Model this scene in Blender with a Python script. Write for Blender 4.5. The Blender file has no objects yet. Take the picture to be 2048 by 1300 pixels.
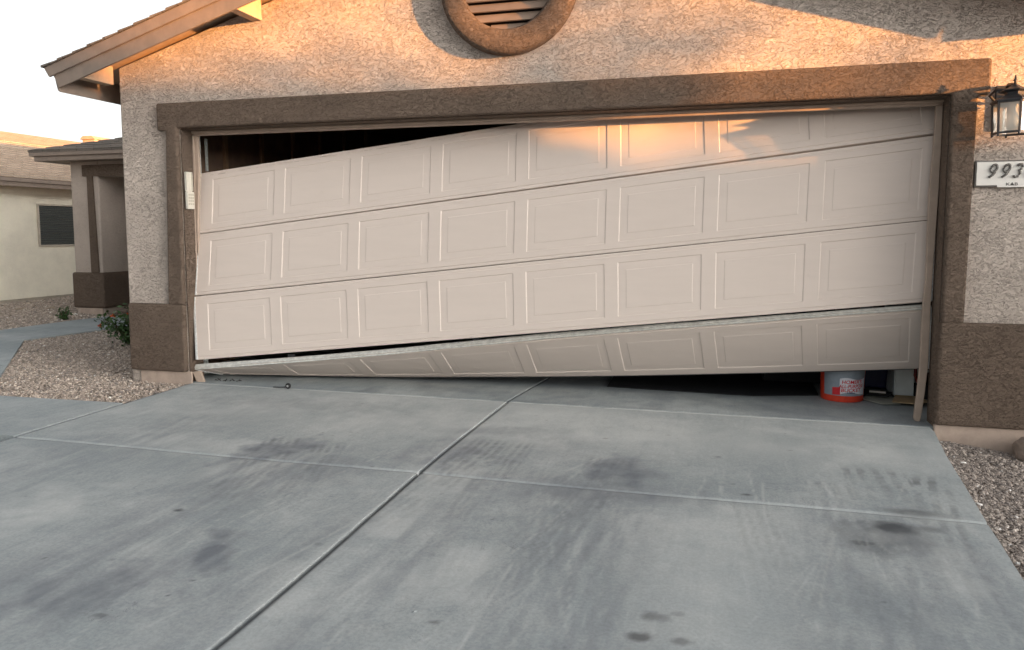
import bpy, bmesh, math, random
import numpy as np
from mathutils import Vector, Matrix

S = bpy.context.scene
R = math.radians
random.seed(7)
rng = np.random.default_rng(11)

# ------------------------------------------------------------------ camera
cam_d = bpy.data.cameras.new("camera")
cam = bpy.data.objects.new("camera", cam_d)
S.collection.objects.link(cam)
S.camera = cam
cam_d.sensor_fit = 'HORIZONTAL'
cam_d.sensor_width = 36.0
cam_d.lens = 1512.87 / 2048 * 36
cam_d.shift_y = -49.37 / 2048
cam_d.clip_start = 0.05
cam_d.clip_end = 1000
def cam_axes(yaw, pitch, roll):
    cy, sy = math.cos(yaw), math.sin(yaw)
    f = Vector((-sy * math.cos(pitch), cy * math.cos(pitch), -math.sin(pitch)))
    r = Vector((cy, sy, 0)); u = r.cross(f)
    cr, sr = math.cos(roll), math.sin(roll)
    return cr * r + sr * u, -sr * r + cr * u, f
r_, u_, f_ = cam_axes(0.2687, 0.0888, -0.0010)
m = Matrix((r_, u_, -f_)).transposed().to_4x4()
m.translation = Vector((4.1865, -5.2911, 1.2374))
cam.matrix_world = m

# ------------------------------------------------------------------ world, sun, exposure
SUN_AZ = R(108)      # clockwise from +Y
SUN_EL = R(3.0)
w = bpy.data.worlds.new("World"); S.world = w; w.use_nodes = True
nt = w.node_tree; nt.nodes.clear()
sky = nt.nodes.new('ShaderNodeTexSky'); sky.sky_type = 'NISHITA'; sky.sun_disc = False
sky.sun_elevation = R(9); sky.sun_rotation = SUN_AZ; sky.air_density = 1.0; sky.dust_density = 2.5; sky.ozone_density = 1.0
hs = nt.nodes.new('ShaderNodeHueSaturation'); hs.inputs['Saturation'].default_value = 0.16
bg = nt.nodes.new('ShaderNodeBackground'); bg.inputs['Strength'].default_value = 0.085
wo = nt.nodes.new('ShaderNodeOutputWorld')
nt.links.new(sky.outputs[0], hs.inputs['Color']); nt.links.new(hs.outputs[0], bg.inputs['Color']); nt.links.new(bg.outputs[0], wo.inputs['Surface'])

sd = bpy.data.lights.new("sun", 'SUN'); sd.energy = 5.0; sd.angle = R(0.55); sd.color = (1.0, 0.43, 0.12)
sun = bpy.data.objects.new("sun", sd); S.collection.objects.link(sun)
sdir = Vector((math.sin(SUN_AZ) * math.cos(SUN_EL), math.cos(SUN_AZ) * math.cos(SUN_EL), math.sin(SUN_EL)))
sun.rotation_euler = sdir.to_track_quat('Z', 'Y').to_euler()
sun.location = (20, -12, 6)

S.render.engine = 'CYCLES'
S.view_settings.view_transform = 'Standard'
S.view_settings.look = 'None'
S.view_settings.exposure = 2.06
S.view_settings.gamma = 1.0

# ------------------------------------------------------------------ materials
class NT:
    def __init__(s, name):
        s.m = bpy.data.materials.new(name); s.m.use_nodes = True
        s.t = s.m.node_tree; s.b = s.t.nodes['Principled BSDF']
        s.tc = s.t.nodes.new('ShaderNodeTexCoord')
    def n(s, typ, ins=None, **kw):
        nd = s.t.nodes.new(typ)
        for k, v in kw.items(): setattr(nd, k, v)
        for k, v in (ins or {}).items(): s.set(nd.inputs[k], v)
        return nd
    def set(s, sock, v):
        if hasattr(v, 'is_output') or isinstance(v, bpy.types.NodeSocket): s.t.links.new(v, sock)
        else: sock.default_value = v
    def coord(s, scale=(1, 1, 1), rot=(0, 0, 0), out='Object'):
        mp = s.n('ShaderNodeMapping', {'Vector': s.tc.outputs[out], 'Scale': scale, 'Rotation': rot})
        return mp.outputs[0]
    def noise(s, scale, detail=3, rough=.5, dist=0., vec=None):
        nd = s.n('ShaderNodeTexNoise', {'Vector': vec if vec is not None else s.tc.outputs['Object'], 'Scale': scale, 'Detail': detail, 'Roughness': rough, 'Distortion': dist})
        return nd.outputs['Fac']
    def rng(s, v, a, b, c=0., d=1., smooth=True):
        nd = s.n('ShaderNodeMapRange', {'Value': v, 'From Min': a, 'From Max': b, 'To Min': c, 'To Max': d})
        nd.interpolation_type = 'SMOOTHSTEP' if smooth else 'LINEAR'
        return nd.outputs[0]
    def math(s, op, a, b=0., c=0.):
        nd = s.n('ShaderNodeMath', operation=op); s.set(nd.inputs[0], a); s.set(nd.inputs[1], b); s.set(nd.inputs[2], c)
        return nd.outputs[0]
    def mix(s, fac, a, b, blend='MIX'):
        nd = s.n('ShaderNodeMix', data_type='RGBA', blend_type=blend)
        s.set(nd.inputs[0], fac); s.set(nd.inputs[6], a); s.set(nd.inputs[7], b)
        return nd.outputs[2]
    def bump(s, h, strength=.5, dist=.01, normal=None):
        nd = s.n('ShaderNodeBump', {'Height': h, 'Strength': strength, 'Distance': dist})
        if normal is not None: s.set(nd.inputs['Normal'], normal)
        return nd.outputs[0]
    def done(s, col=None, rough=None, normal=None, metal=None, spec=None):
        if col is not None: s.set(s.b.inputs['Base Color'], col)
        if rough is not None: s.set(s.b.inputs['Roughness'], rough)
        if normal is not None: s.set(s.b.inputs['Normal'], normal)
        if metal is not None: s.set(s.b.inputs['Metallic'], metal)
        if spec is not None: s.set(s.b.inputs['Specular IOR Level'], spec)
        return s.m
def c4(c, k=1.): return (c[0] * k, c[1] * k, c[2] * k, 1)

def stucco(name, col, scale=1., strength=1., line=.55):
    g = NT(name)
    v = g.coord((1, 1, 1.7))
    warp = g.n('ShaderNodeTexNoise', {'Vector': v, 'Scale': 14. * scale, 'Detail': 3.})
    wv = g.n('ShaderNodeVectorMath', operation='MULTIPLY_ADD')
    g.set(wv.inputs[0], warp.outputs['Color']); wv.inputs[1].default_value = (.05,) * 3; g.set(wv.inputs[2], v)
    n1 = g.noise(18 * scale, 5, .62, .5, wv.outputs[0])
    n2 = g.noise(38 * scale, 4, .62, .7, wv.outputs[0])
    fine = g.noise(190, 2, .6)
    mask = g.rng(g.noise(4.5, 3, .6), .36, .60)
    p1 = g.rng(n1, .478, .508); p2 = g.rng(n2, .48, .52)
    h = g.math('ADD', g.math('MULTIPLY', p1, .9), g.math('MULTIPLY', g.math('MULTIPLY', p2, g.rng(mask, 0, 1, .35, 1.)), .65))
    h = g.math('ADD', h, g.math('MULTIPLY', n1, .6))
    h = g.math('ADD', h, g.math('MULTIPLY', fine, .22))
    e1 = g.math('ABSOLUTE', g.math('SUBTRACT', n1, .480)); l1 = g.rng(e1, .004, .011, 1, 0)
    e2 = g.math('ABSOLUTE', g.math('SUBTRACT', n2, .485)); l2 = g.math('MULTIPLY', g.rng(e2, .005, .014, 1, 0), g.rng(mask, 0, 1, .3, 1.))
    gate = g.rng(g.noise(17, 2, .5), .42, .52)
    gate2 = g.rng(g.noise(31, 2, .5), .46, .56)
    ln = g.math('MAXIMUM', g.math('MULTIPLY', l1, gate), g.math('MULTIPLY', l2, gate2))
    var = g.rng(g.noise(1.3, 8, .68), .3, .7, .90, 1.06)
    c = g.mix(1., c4(col), g.n('ShaderNodeCombineColor', {0: var, 1: var, 2: var}).outputs[0], 'MULTIPLY')
    c = g.mix(g.math('MULTIPLY', ln, line), c, c4((col[0] * .26, col[1] * .24, col[2] * .22)))  # crevice shade painted into the colour as thin dark lines
    dust = g.rng(fine, .62, .8, 0, .10)
    c = g.mix(dust, c, c4((.7, .66, .6)))
    return g.done(c, .92, g.bump(h, 1. * strength, .013), spec=.15)

M = {}
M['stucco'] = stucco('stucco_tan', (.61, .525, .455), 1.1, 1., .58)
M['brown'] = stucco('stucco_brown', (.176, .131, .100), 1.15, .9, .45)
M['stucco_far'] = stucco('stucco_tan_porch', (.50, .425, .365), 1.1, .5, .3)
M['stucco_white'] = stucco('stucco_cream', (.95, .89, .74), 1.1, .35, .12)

def plain(name, col, rough=.6, nscale=30, namp=.08, bumps=.1, bscale=200, metal=0., spec=.5):
    g = NT(name)
    n = g.noise(nscale, 5, .6); v = g.rng(n, .25, .75, 1 - namp, 1 + namp)
    c = g.mix(1., c4(col), g.n('ShaderNodeCombineColor', {0: v, 1: v, 2: v}).outputs[0], 'MULTIPLY')
    return g.done(c, g.rng(n, .2, .8, rough - .08, rough + .08), g.bump(g.noise(bscale, 2), bumps, .002), metal, spec)

def door_mat():
    g = NT('door_embossed_beige')
    v = g.coord((3, 3, 150)); grain = g.noise(3.2, 4, .6, .25, v)
    v2 = g.coord((1.2, 1, 9)); broad = g.noise(2., 4, .6, 0, v2)
    chalk = g.rng(broad, .3, .7, .985, 1.012)
    c = g.mix(1., (.70, .605, .535, 1), g.n('ShaderNodeCombineColor', {0: chalk, 1: chalk, 2: chalk}).outputs[0], 'MULTIPLY')
    dirt = g.rng(g.noise(6, 6, .7), .62, .78, 0, .12)
    c = g.mix(dirt, c, (.36, .31, .26, 1))
    c = g.mix(g.rng(grain, .62, .74, 0, .10), c, (.40, .34, .29, 1))
    return g.done(c, .52, g.bump(grain, .14, .0012), spec=.35)
M['door'] = door_mat()
M['door_edge'] = plain('door_edge_paint', (.60, .55, .48), .5, 60, .25, .3)
M['galv'] = plain('galvanised_steel', (.66, .68, .66), .38, 45, .22, .15, 90, 0.75)
M['railm'] = plain('rail_steel', (.66, .65, .60), .45, 30, .18, .2, 60, 0.25)
M['endcap'] = plain('end_cap_white', (.72, .72, .70), .45, 70, .22, .1, metal=.2)
M['stop'] = plain('stop_molding_paint', (.40, .31, .245), .6, 12, .1, .12)
M['fascia'] = plain('fascia_paint', (.23, .18, .145), .6, 10, .12, .2, 60)
M['soffit'] = plain('soffit_paint', (.46, .33, .23), .7, 14, .12, .3, 60)
M['louver'] = plain('louver_paint', (.29, .215, .165), .6, 10, .12, .2, 60)
M['found'] = plain('foundation_paint', (.44, .345, .28), .85, 9, .16, .5, 70)
M['foundw'] = plain('foundation_pale', (.52, .46, .38), .85, 9, .14, .4, 70)
M['dark'] = plain('dark_void', (.012, .011, .010), .9)
M['inner'] = plain('garage_interior_board', (.20, .13, .09), .9, 6, .25, .3, 40)
M['stud'] = plain('stud_wood', (.34, .22, .13), .8, 8, .2, .2)
M['black_metal'] = plain('black_metal', (.035, .035, .038), .45, 40, .3, .2)
M['white_pl'] = plain('white_plastic', (.62, .58, .50), .45, 40, .08, .08)
M['keys'] = plain('key_buttons', (.46, .42, .34), .5)
M['sign'] = plain('sign_white', (.86, .83, .77), .4, 30, .03, .03)
M['sign_trim'] = plain('sign_grey', (.17, .16, .145), .45)
M['numeral'] = plain('numeral_grey', (.16, .15, .135), .35)
M['orange'] = plain('bucket_orange', (.62, .05, .02), .38, 20, .1, .05)
M['lbl_grey'] = plain('label_grey', (.26, .30, .34), .4)
M['lbl_white'] = plain('label_white', (.72, .72, .76), .4)
M['lbl_red'] = plain('label_red', (.60, .02, .03), .4)
M['lbl_navy'] = plain('label_navy', (.03, .03, .12), .4)
M['navy'] = plain('tote_navy', (.014, .02, .07), .45)
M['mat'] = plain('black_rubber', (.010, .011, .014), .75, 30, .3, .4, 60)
M['whitebox'] = plain('white_melamine', (.80, .86, .84), .45, 12, .06, .05)
M['card'] = plain('cardboard', (.42, .30, .17), .85, 20, .15, .2)
M['card_g'] = plain('cardboard_grey', (.34, .34, .29), .85, 20, .15, .2)
M['rubber'] = plain('roller_black', (.02, .02, .02), .5)
M['leaf'] = plain('leaf_green', (.050, .105, .028), .5, 8, .35, .1)
M['leaf2'] = plain('tree_leaf', (.05, .08, .025), .6, 3, .3, .1)
M['bark'] = plain('bark', (.12, .08, .055), .9, 20, .3, .6, 30)
M['flower'] = plain('flower_orange', (.75, .16, .04), .5)
M['straw'] = plain('dry_debris', (.42, .34, .25), .8, 40, .3)
M['red_cord'] = plain('red_cord', (.22, .03, .02), .5)
M['screen'] = plain('sun_screen', (.095, .105, .10), .6)
M['rock'] = plain('rock_tan', (.30, .235, .19), .9, 6, .35, .9, 18)
M['weather'] = plain('bottom_seal', (.03, .03, .03), .7)

def shingle_mat(name, a, b):
    g = NT(name)
    v = g.coord((1, 1, 1))
    br = g.n('ShaderNodeTexBrick', {'Vector': g.tc.outputs['UV'], 'Color1': c4(a), 'Color2': c4(b), 'Mortar': c4(a, .45), 'Scale': 1., 'Mortar Size': .006, 'Brick Width': .30, 'Row Height': .14, 'Bias': 0.})
    n = g.noise(180, 2, .7); v2 = g.rng(n, .3, .7, .7, 1.3)
    c = g.mix(1., br.outputs['Color'], g.n('ShaderNodeCombineColor', {0: v2, 1: v2, 2: v2}).outputs[0], 'MULTIPLY')
    return g.done(c, .95, g.bump(n, .5, .004), spec=.15)
M['shingle'] = shingle_mat('shingle_grey', (.20, .17, .145), (.13, .115, .10))
M['shingle_tan'] = shingle_mat('shingle_tan', (.46, .35, .265), (.39, .295, .22))

def concrete_mat():
    g = NT('concrete')
    at = g.n('ShaderNodeAttribute', attribute_name='stain_highlight'); rgb = g.n('ShaderNodeSeparateColor', {0: at.outputs['Color']})
    big = g.noise(.85, 7, .66, .5); mid = g.noise(5.5, 7, .68, .3)
    vs = g.coord((7.5, 1.1, 1), (0, 0, R(-14))); streak = g.noise(2.4, 8, .74, .6, vs)
    fine = g.noise(75, 4, .7); speck = g.noise(240, 2, .6)
    c = g.mix(g.rng(big, .32, .68), (.275, .312, .32, 1), (.44, .468, .462, 1))
    c = g.mix(g.rng(mid, .38, .68, 0, .42), c, (.28, .315, .33, 1))
    c = g.mix(g.rng(streak, .49, .70, 0, .26), c, (.20, .228, .25, 1))
    c = g.mix(g.rng(streak, .32, .46, .16, 0), c, (.58, .60, .59, 1))
    v = g.rng(fine, .3, .7, .89, 1.11); c = g.mix(1., c, g.n('ShaderNodeCombineColor', {0: v, 1: v, 2: v}).outputs[0], 'MULTIPLY')
    c = g.mix(g.rng(speck, .66, .76, 0, .5), c, (.10, .10, .10, 1))
    hair = g.math('ABSOLUTE', g.math('SUBTRACT', g.noise(3.1, 7, .66, .9), .5)); c = g.mix(g.math('MULTIPLY', g.rng(hair, .0005, .0035, .5, 0), g.rng(g.noise(1.7, 3), .5, .6)), c, (.10, .11, .12, 1))
    c = g.mix(rgb.outputs[0], c, (.05, .055, .06, 1))
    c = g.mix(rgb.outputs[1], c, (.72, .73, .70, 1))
    c = g.mix(rgb.outputs[2], c, (.125, .14, .165, 1))
    h = g.math('ADD', g.math('MULTIPLY', fine, .5), g.math('MULTIPLY', mid, .4))
    return g.done(c, g.rng(mid, .3, .7, .62, .82), g.bump(h, .25, .004), spec=.35)
M['concrete'] = concrete_mat()
M['slab'] = plain('garage_slab', (.34, .36, .35), .6, 5, .22, .2, 60)

def gravel_ground():
    g = NT('gravel_ground')
    vo = g.n('ShaderNodeTexVoronoi', {'Vector': g.tc.outputs['Object'], 'Scale': 55.})
    n = g.noise(1.2, 4, .6)
    c = g.mix(g.n('ShaderNodeSeparateColor', {0: vo.outputs['Color']}).outputs[0], (.22, .18, .15, 1), (.46, .38, .32, 1))
    c = g.mix(g.rng(n, .3, .7, 0, .4), c, (.20, .16, .13, 1))
    return g.done(c, .95, g.bump(g.math('SUBTRACT', 1., vo.outputs['Distance']), .8, .012), spec=.15)
M['dirt'] = gravel_ground()
def stone_mat():
    g = NT('gravel_stones')
    at = g.n('ShaderNodeAttribute', attribute_name='tone')
    n = g.noise(120, 2, .6); v = g.rng(n, .3, .7, .8, 1.2)
    c = g.mix(1., at.outputs['Color'], g.n('ShaderNodeCombineColor', {0: v, 1: v, 2: v}).outputs[0], 'MULTIPLY')
    return g.done(c, .9, spec=.2)
M['stones'] = stone_mat()
def glass_mat():
    g = NT('lamp_glass')
    tr = g.n('ShaderNodeBsdfTransparent', {'Color': (.93, .93, .90, 1)}); gl = g.n('ShaderNodeBsdfGlossy', {'Color': (1, 1, 1, 1), 'Roughness': .06})
    df = g.n('ShaderNodeBsdfDiffuse', {'Color': (.85, .80, .70, 1)})
    m1 = g.n('ShaderNodeMixShader', {0: .10}); g.set(m1.inputs[1], tr.outputs[0]); g.set(m1.inputs[2], gl.outputs[0])
    m2 = g.n('ShaderNodeMixShader', {0: .36}); g.set(m2.inputs[1], m1.outputs[0]); g.set(m2.inputs[2], df.outputs[0])
    out = [n for n in g.t.nodes if n.type == 'OUTPUT_MATERIAL'][0]; g.set(out.inputs['Surface'], m2.outputs[0])
    return g.m
M['glass'] = glass_mat()
M['bulb'] = plain('frosted_bulb', (.88, .87, .82), .35)

# ------------------------------------------------------------------ helpers
def link(o): S.collection.objects.link(o); return o
def tag(o, label=None, cat=None, group=None, kind=None):
    if label: o['label'] = label
    if cat: o['category'] = cat
    if group: o['group'] = group
    if kind: o['kind'] = kind
    return o
def empty(name, loc, label, cat, group=None):
    o = bpy.data.objects.new(name, None); link(o); o.location = loc; o.empty_display_size = .1
    return tag(o, label, cat, group)
def mesh(name, V, F, mat, parent=None, smooth=False, bev=0., seg=2):
    me = bpy.data.meshes.new(name); me.from_pydata([tuple(v) for v in V], [], [tuple(f) for f in F]); me.update()
    me.materials.append(M[mat] if isinstance(mat, str) else mat)
    bm = bmesh.new(); bm.from_mesh(me); bmesh.ops.recalc_face_normals(bm, faces=bm.faces)
    if bev > 0:
        es = [e for e in bm.edges if len(e.link_faces) == 2 and e.calc_face_angle(0) > .5]
        bmesh.ops.bevel(bm, geom=es, offset=bev, segments=seg, affect='EDGES', profile=.5)
    bm.to_mesh(me); bm.free()
    if smooth: me.polygons.foreach_set('use_smooth', [True] * len(me.polygons))
    o = bpy.data.objects.new(name, me); link(o)
    if parent is not None:
        o.parent = parent
        px = Vector((0, 0, 0)); q = parent
        while q is not None: px += q.location; q = q.parent
        o.location = -px
    return o
class MB:
    def __init__(s): s.V = []; s.F = []
    def add(s, V, F):
        b = len(s.V); s.V += [tuple(v) for v in V]; s.F += [tuple(i + b for i in f) for f in F]; return s
    def box(s, x0, x1, y0, y1, z0, z1):
        return s.add([(x0, y0, z0), (x1, y0, z0), (x1, y1, z0), (x0, y1, z0), (x0, y0, z1), (x1, y0, z1), (x1, y1, z1), (x0, y1, z1)],
                     [(0, 3, 2, 1), (4, 5, 6, 7), (0, 1, 5, 4), (1, 2, 6, 5), (2, 3, 7, 6), (3, 0, 4, 7)])
    def bar(s, a, b, wd, hd, up=(0, 0, 1)):
        a = Vector(a); b = Vector(b); d = (b - a).normalized(); up = Vector(up)
        sd_ = d.cross(up); sd_ = sd_.normalized() if sd_.length > 1e-4 else Vector((1, 0, 0)); u = sd_.cross(d).normalized()
        V = [p + sd_ * (i * wd / 2) + u * (j * hd / 2) for p in (a, b) for i, j in ((-1, -1), (1, -1), (1, 1), (-1, 1))]
        return s.add(V, [(0, 1, 2, 3), (7, 6, 5, 4), (0, 4, 5, 1), (1, 5, 6, 2), (2, 6, 7, 3), (3, 7, 4, 0)])
    def tube(s, pts, r, n=8, cap=True):
        pts = [Vector(p) for p in pts]; rs = r if isinstance(r, (list, tuple)) else [r] * len(pts); V = []; F = []
        for i, p in enumerate(pts):
            d = (pts[min(i + 1, len(pts) - 1)] - pts[max(i - 1, 0)]).normalized()
            a = d.cross(Vector((0, 0, 1)) if abs(d.z) < .9 else Vector((1, 0, 0))).normalized(); b = d.cross(a)
            V += [p + (a * math.cos(t) + b * math.sin(t)) * rs[i] for t in [2 * math.pi * k / n for k in range(n)]]
        for i in range(len(pts) - 1):
            for k in range(n): F.append((i * n + k, i * n + (k + 1) % n, (i + 1) * n + (k + 1) % n, (i + 1) * n + k))
        if cap: F.append(tuple(range(n - 1, -1, -1))); F.append(tuple(range((len(pts) - 1) * n, len(pts) * n)))
        return s.add(V, F)
    def lathe(s, c, prof, n=24, axis='Z', a0=0.):
        V = []; F = []
        for r, z in prof:
            for k in range(n):
                t = a0 + 2 * math.pi * k / n; x, y = r * math.cos(t), r * math.sin(t)
                V.append((c[0] + x, c[1] + y, c[2] + z) if axis == 'Z' else (c[0] + x, c[1] + z, c[2] + y) if axis == 'Y' else (c[0] + z, c[1] + x, c[2] + y))
        for i in range(len(prof) - 1):
            for k in range(n): F.append((i * n + k, i * n + (k + 1) % n, (i + 1) * n + (k + 1) % n, (i + 1) * n + k))
        return s.add(V, F)
    def prism(s, poly, axis, a, b):  # poly in the 2 other axes
        n = len(poly)
        def P(p, t): return (t, p[0], p[1]) if axis == 'X' else (p[0], t, p[1]) if axis == 'Y' else (p[0], p[1], t)
        return s.add([P(p, a) for p in poly] + [P(p, b) for p in poly],
                     [tuple(range(n)), tuple(range(2 * n - 1, n - 1, -1))] + [(i, (i + 1) % n, n + (i + 1) % n, n + i) for i in range(n)])
    def go(s, name, mat, parent=None, **k): return mesh(name, s.V, s.F, mat, parent, **k)
def uv_slope(o, along, up):
    me = o.data; uv = me.uv_layers.new(name='uv'); a = Vector(along); u = Vector(up)
    for l in me.loops:
        v = me.vertices[l.vertex_index].co; uv.data[l.index].uv = (v.dot(a), v.dot(u))
def text_mesh(body, size, shear=0., offset=0., extrude=.002):
    c = bpy.data.curves.new('lettering', 'FONT'); c.body = body; c.size = size; c.shear = shear; c.offset = offset; c.extrude = extrude
    c.align_x = 'CENTER'; c.align_y = 'CENTER'; c.resolution_u = 4
    t = bpy.data.objects.new('lettering', c); link(t); dg = bpy.context.evaluated_depsgraph_get(); dg.update()
    me = bpy.data.meshes.new_from_object(t.evaluated_get(dg)); V = [v.co.copy() for v in me.vertices]; F = [tuple(p.vertices) for p in me.polygons]
    bpy.data.objects.remove(t); bpy.data.curves.remove(c); bpy.data.meshes.remove(me)
    return V, F
def gz(y): return .0129 * y
def vnoise(x, y, f, seed=0):
    r = np.random.default_rng(seed); G = r.random((256, 256)); X = x * f + 37.7; Y = y * f + 91.3
    xi = np.floor(X).astype(int); yi = np.floor(Y).astype(int); fx = X - xi; fy = Y - yi; fx = fx * fx * (3 - 2 * fx); fy = fy * fy * (3 - 2 * fy)
    g = lambda a, b: G[a % 256, b % 256]
    return (g(xi, yi) * (1 - fx) + g(xi + 1, yi) * fx) * (1 - fy) + (g(xi, yi + 1) * (1 - fx) + g(xi + 1, yi + 1) * fx) * fy
def fbm(x, y, f, o=4, seed=0):
    s = 0; a = .5; t = 0
    for i in range(o): s = s + a * vnoise(x, y, f * 2 ** i, seed + i); t += a; a *= .55
    return s / t

# ------------------------------------------------------------------ setting: ground, concrete
def ground_z(x, y):
    base = .0129 * y - .03
    right = np.clip((x - 5.35) / .7, 0, 1)
    return base - .028 * (x > 5.3) - .10 * right
gx = np.unique(np.concatenate([np.linspace(-200, -14, 12), np.linspace(-14, 12, 105), np.linspace(12, 200, 12)]))
gy = np.unique(np.concatenate([np.linspace(-200, -8, 12), np.linspace(-8, 14, 89), np.linspace(14, 200, 12)]))
GX, GY = np.meshgrid(gx, gy)
GZ = ground_z(GX, np.clip(GY, -12, 8)) + .018 * (fbm(GX, GY, 1.1, 3, 5) - .5)
inside = (GX > -.3) & (GX < 5.75) & (GY > -8); GZ = np.where(inside, np.minimum(GZ, .0129 * np.clip(GY, -12, 8)) - .12, GZ)
nxg = len(gx)
V = np.stack([GX.ravel(), GY.ravel(), GZ.ravel()], 1)
F = [(j * nxg + i, j * nxg + i + 1, (j + 1) * nxg + i + 1, (j + 1) * nxg + i) for j in range(len(gy) - 1) for i in range(nxg - 1)]
tag(mesh('ground', V.tolist(), F, 'dirt', smooth=True), kind='structure')

def grid_slab(name, xs, ys, warp, zf, stain_highlight=None, edge=.10):
    X, Y = np.meshgrid(xs, ys); Xw = warp(X, Y); Z = zf(Xw, Y); ny, nx = X.shape
    V = np.stack([Xw.ravel(), Y.ravel(), Z.ravel()], 1)
    ids = np.arange(nx * ny).reshape(ny, nx)
    F = np.stack([ids[:-1, :-1].ravel(), ids[:-1, 1:].ravel(), ids[1:, 1:].ravel(), ids[1:, :-1].ravel()], 1).tolist()
    ring = list(ids[0, :]) + list(ids[1:, -1]) + list(ids[-1, -2::-1]) + list(ids[-2:0:-1, 0])
    b = len(V); low = V[ring].copy(); low[:, 2] -= edge; V = np.concatenate([V, V[ring].copy(), low]); n = len(ring)
    for i in range(n): F.append([b + i, b + n + i, b + n + (i + 1) % n, b + (i + 1) % n])
    me = bpy.data.meshes.new(name); me.from_pydata(V.tolist(), [], F); me.update(); me.materials.append(M['concrete'])
    if stain_highlight is not None:
        st = stain_highlight(Xw, Y); col = np.zeros((len(V), 4), np.float32); col[:, 3] = 1
        for k in range(3): col[:nx * ny, k] = np.clip(st[k], 0, 1).ravel()
        at = me.color_attributes.new('stain_highlight', 'FLOAT_COLOR', 'POINT'); at.data.foreach_set('color', col.ravel())
    me.polygons.foreach_set('use_smooth', [True] * len(me.polygons))
    o = bpy.data.objects.new(name, me); link(o); tag(o, kind='structure'); return o
def fine(a, b, step, joints):
    x = list(np.arange(a, b + step / 2, step))
    for j in joints:
        x = [v for v in x if abs(v - j) > .028] + [j + d for d in (-.026, -.018, -.013, -.009, -.006, 0, .006, .009, .013, .018, .026)]
    return np.array(sorted(x))
JX, JY = 2.685, -1.655
def jx(Y): return JX + .012 * np.sin(Y * 1.9 + 1.) 
def warp_drive(X, Y):
    right = np.interp(Y, [-8, -4, -2.2, -1.63, -.58, -.12, 0.], [4.95, 5.16, 5.285, 5.335, 5.44, 5.50, 5.50])
    wob = .006 * (fbm(Y, Y * 0, 9, 3, 2) - .5)
    t = np.clip((X - 3.2) / 2.3, 0, 1)
    Xo = X + (right - 5.5 + wob) * t * t + (X < 3.2) * .012 * np.sin(Y * 1.9 + 1.) * np.clip(X / 2.6, 0, 1)
    return Xo
def dJ(X, Y):  # distances from joints
    return X - jx(Y), Y - JY - .006 * np.sin(X * 3)
def zdrive(X, Y):
    a, b = dJ(X, Y)
    z = .0129 * Y - .004
    for d in (a, b): z = z - (.018 if d is a else .011) * np.clip(1 - np.abs(d) / .012, 0, 1) ** .5 - .003 * np.clip(1 - np.abs(d) / .03, 0, 1)
    z = z + .002 * (fbm(X, Y, 6, 3, 8) - .5)
    z = z - .03 * np.clip((.03 - np.abs(Y)) / .03, 0, 1) ** 2 * 0
    return z
def ell(X, Y, cx, cy, rx, ry, ang=0., soft=.5, seed=0, na=.5):
    c, s = math.cos(ang), math.sin(ang); dx, dy = X - cx, Y - cy
    u = (dx * c + dy * s) / rx; v = (-dx * s + dy * c) / ry; d = np.sqrt(u * u + v * v) + na * (fbm(X, Y, 9 if rx > .07 else 26, 4, seed) - .5) * 2
    return np.clip((1 - d) / soft + .5, 0, 1)
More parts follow.
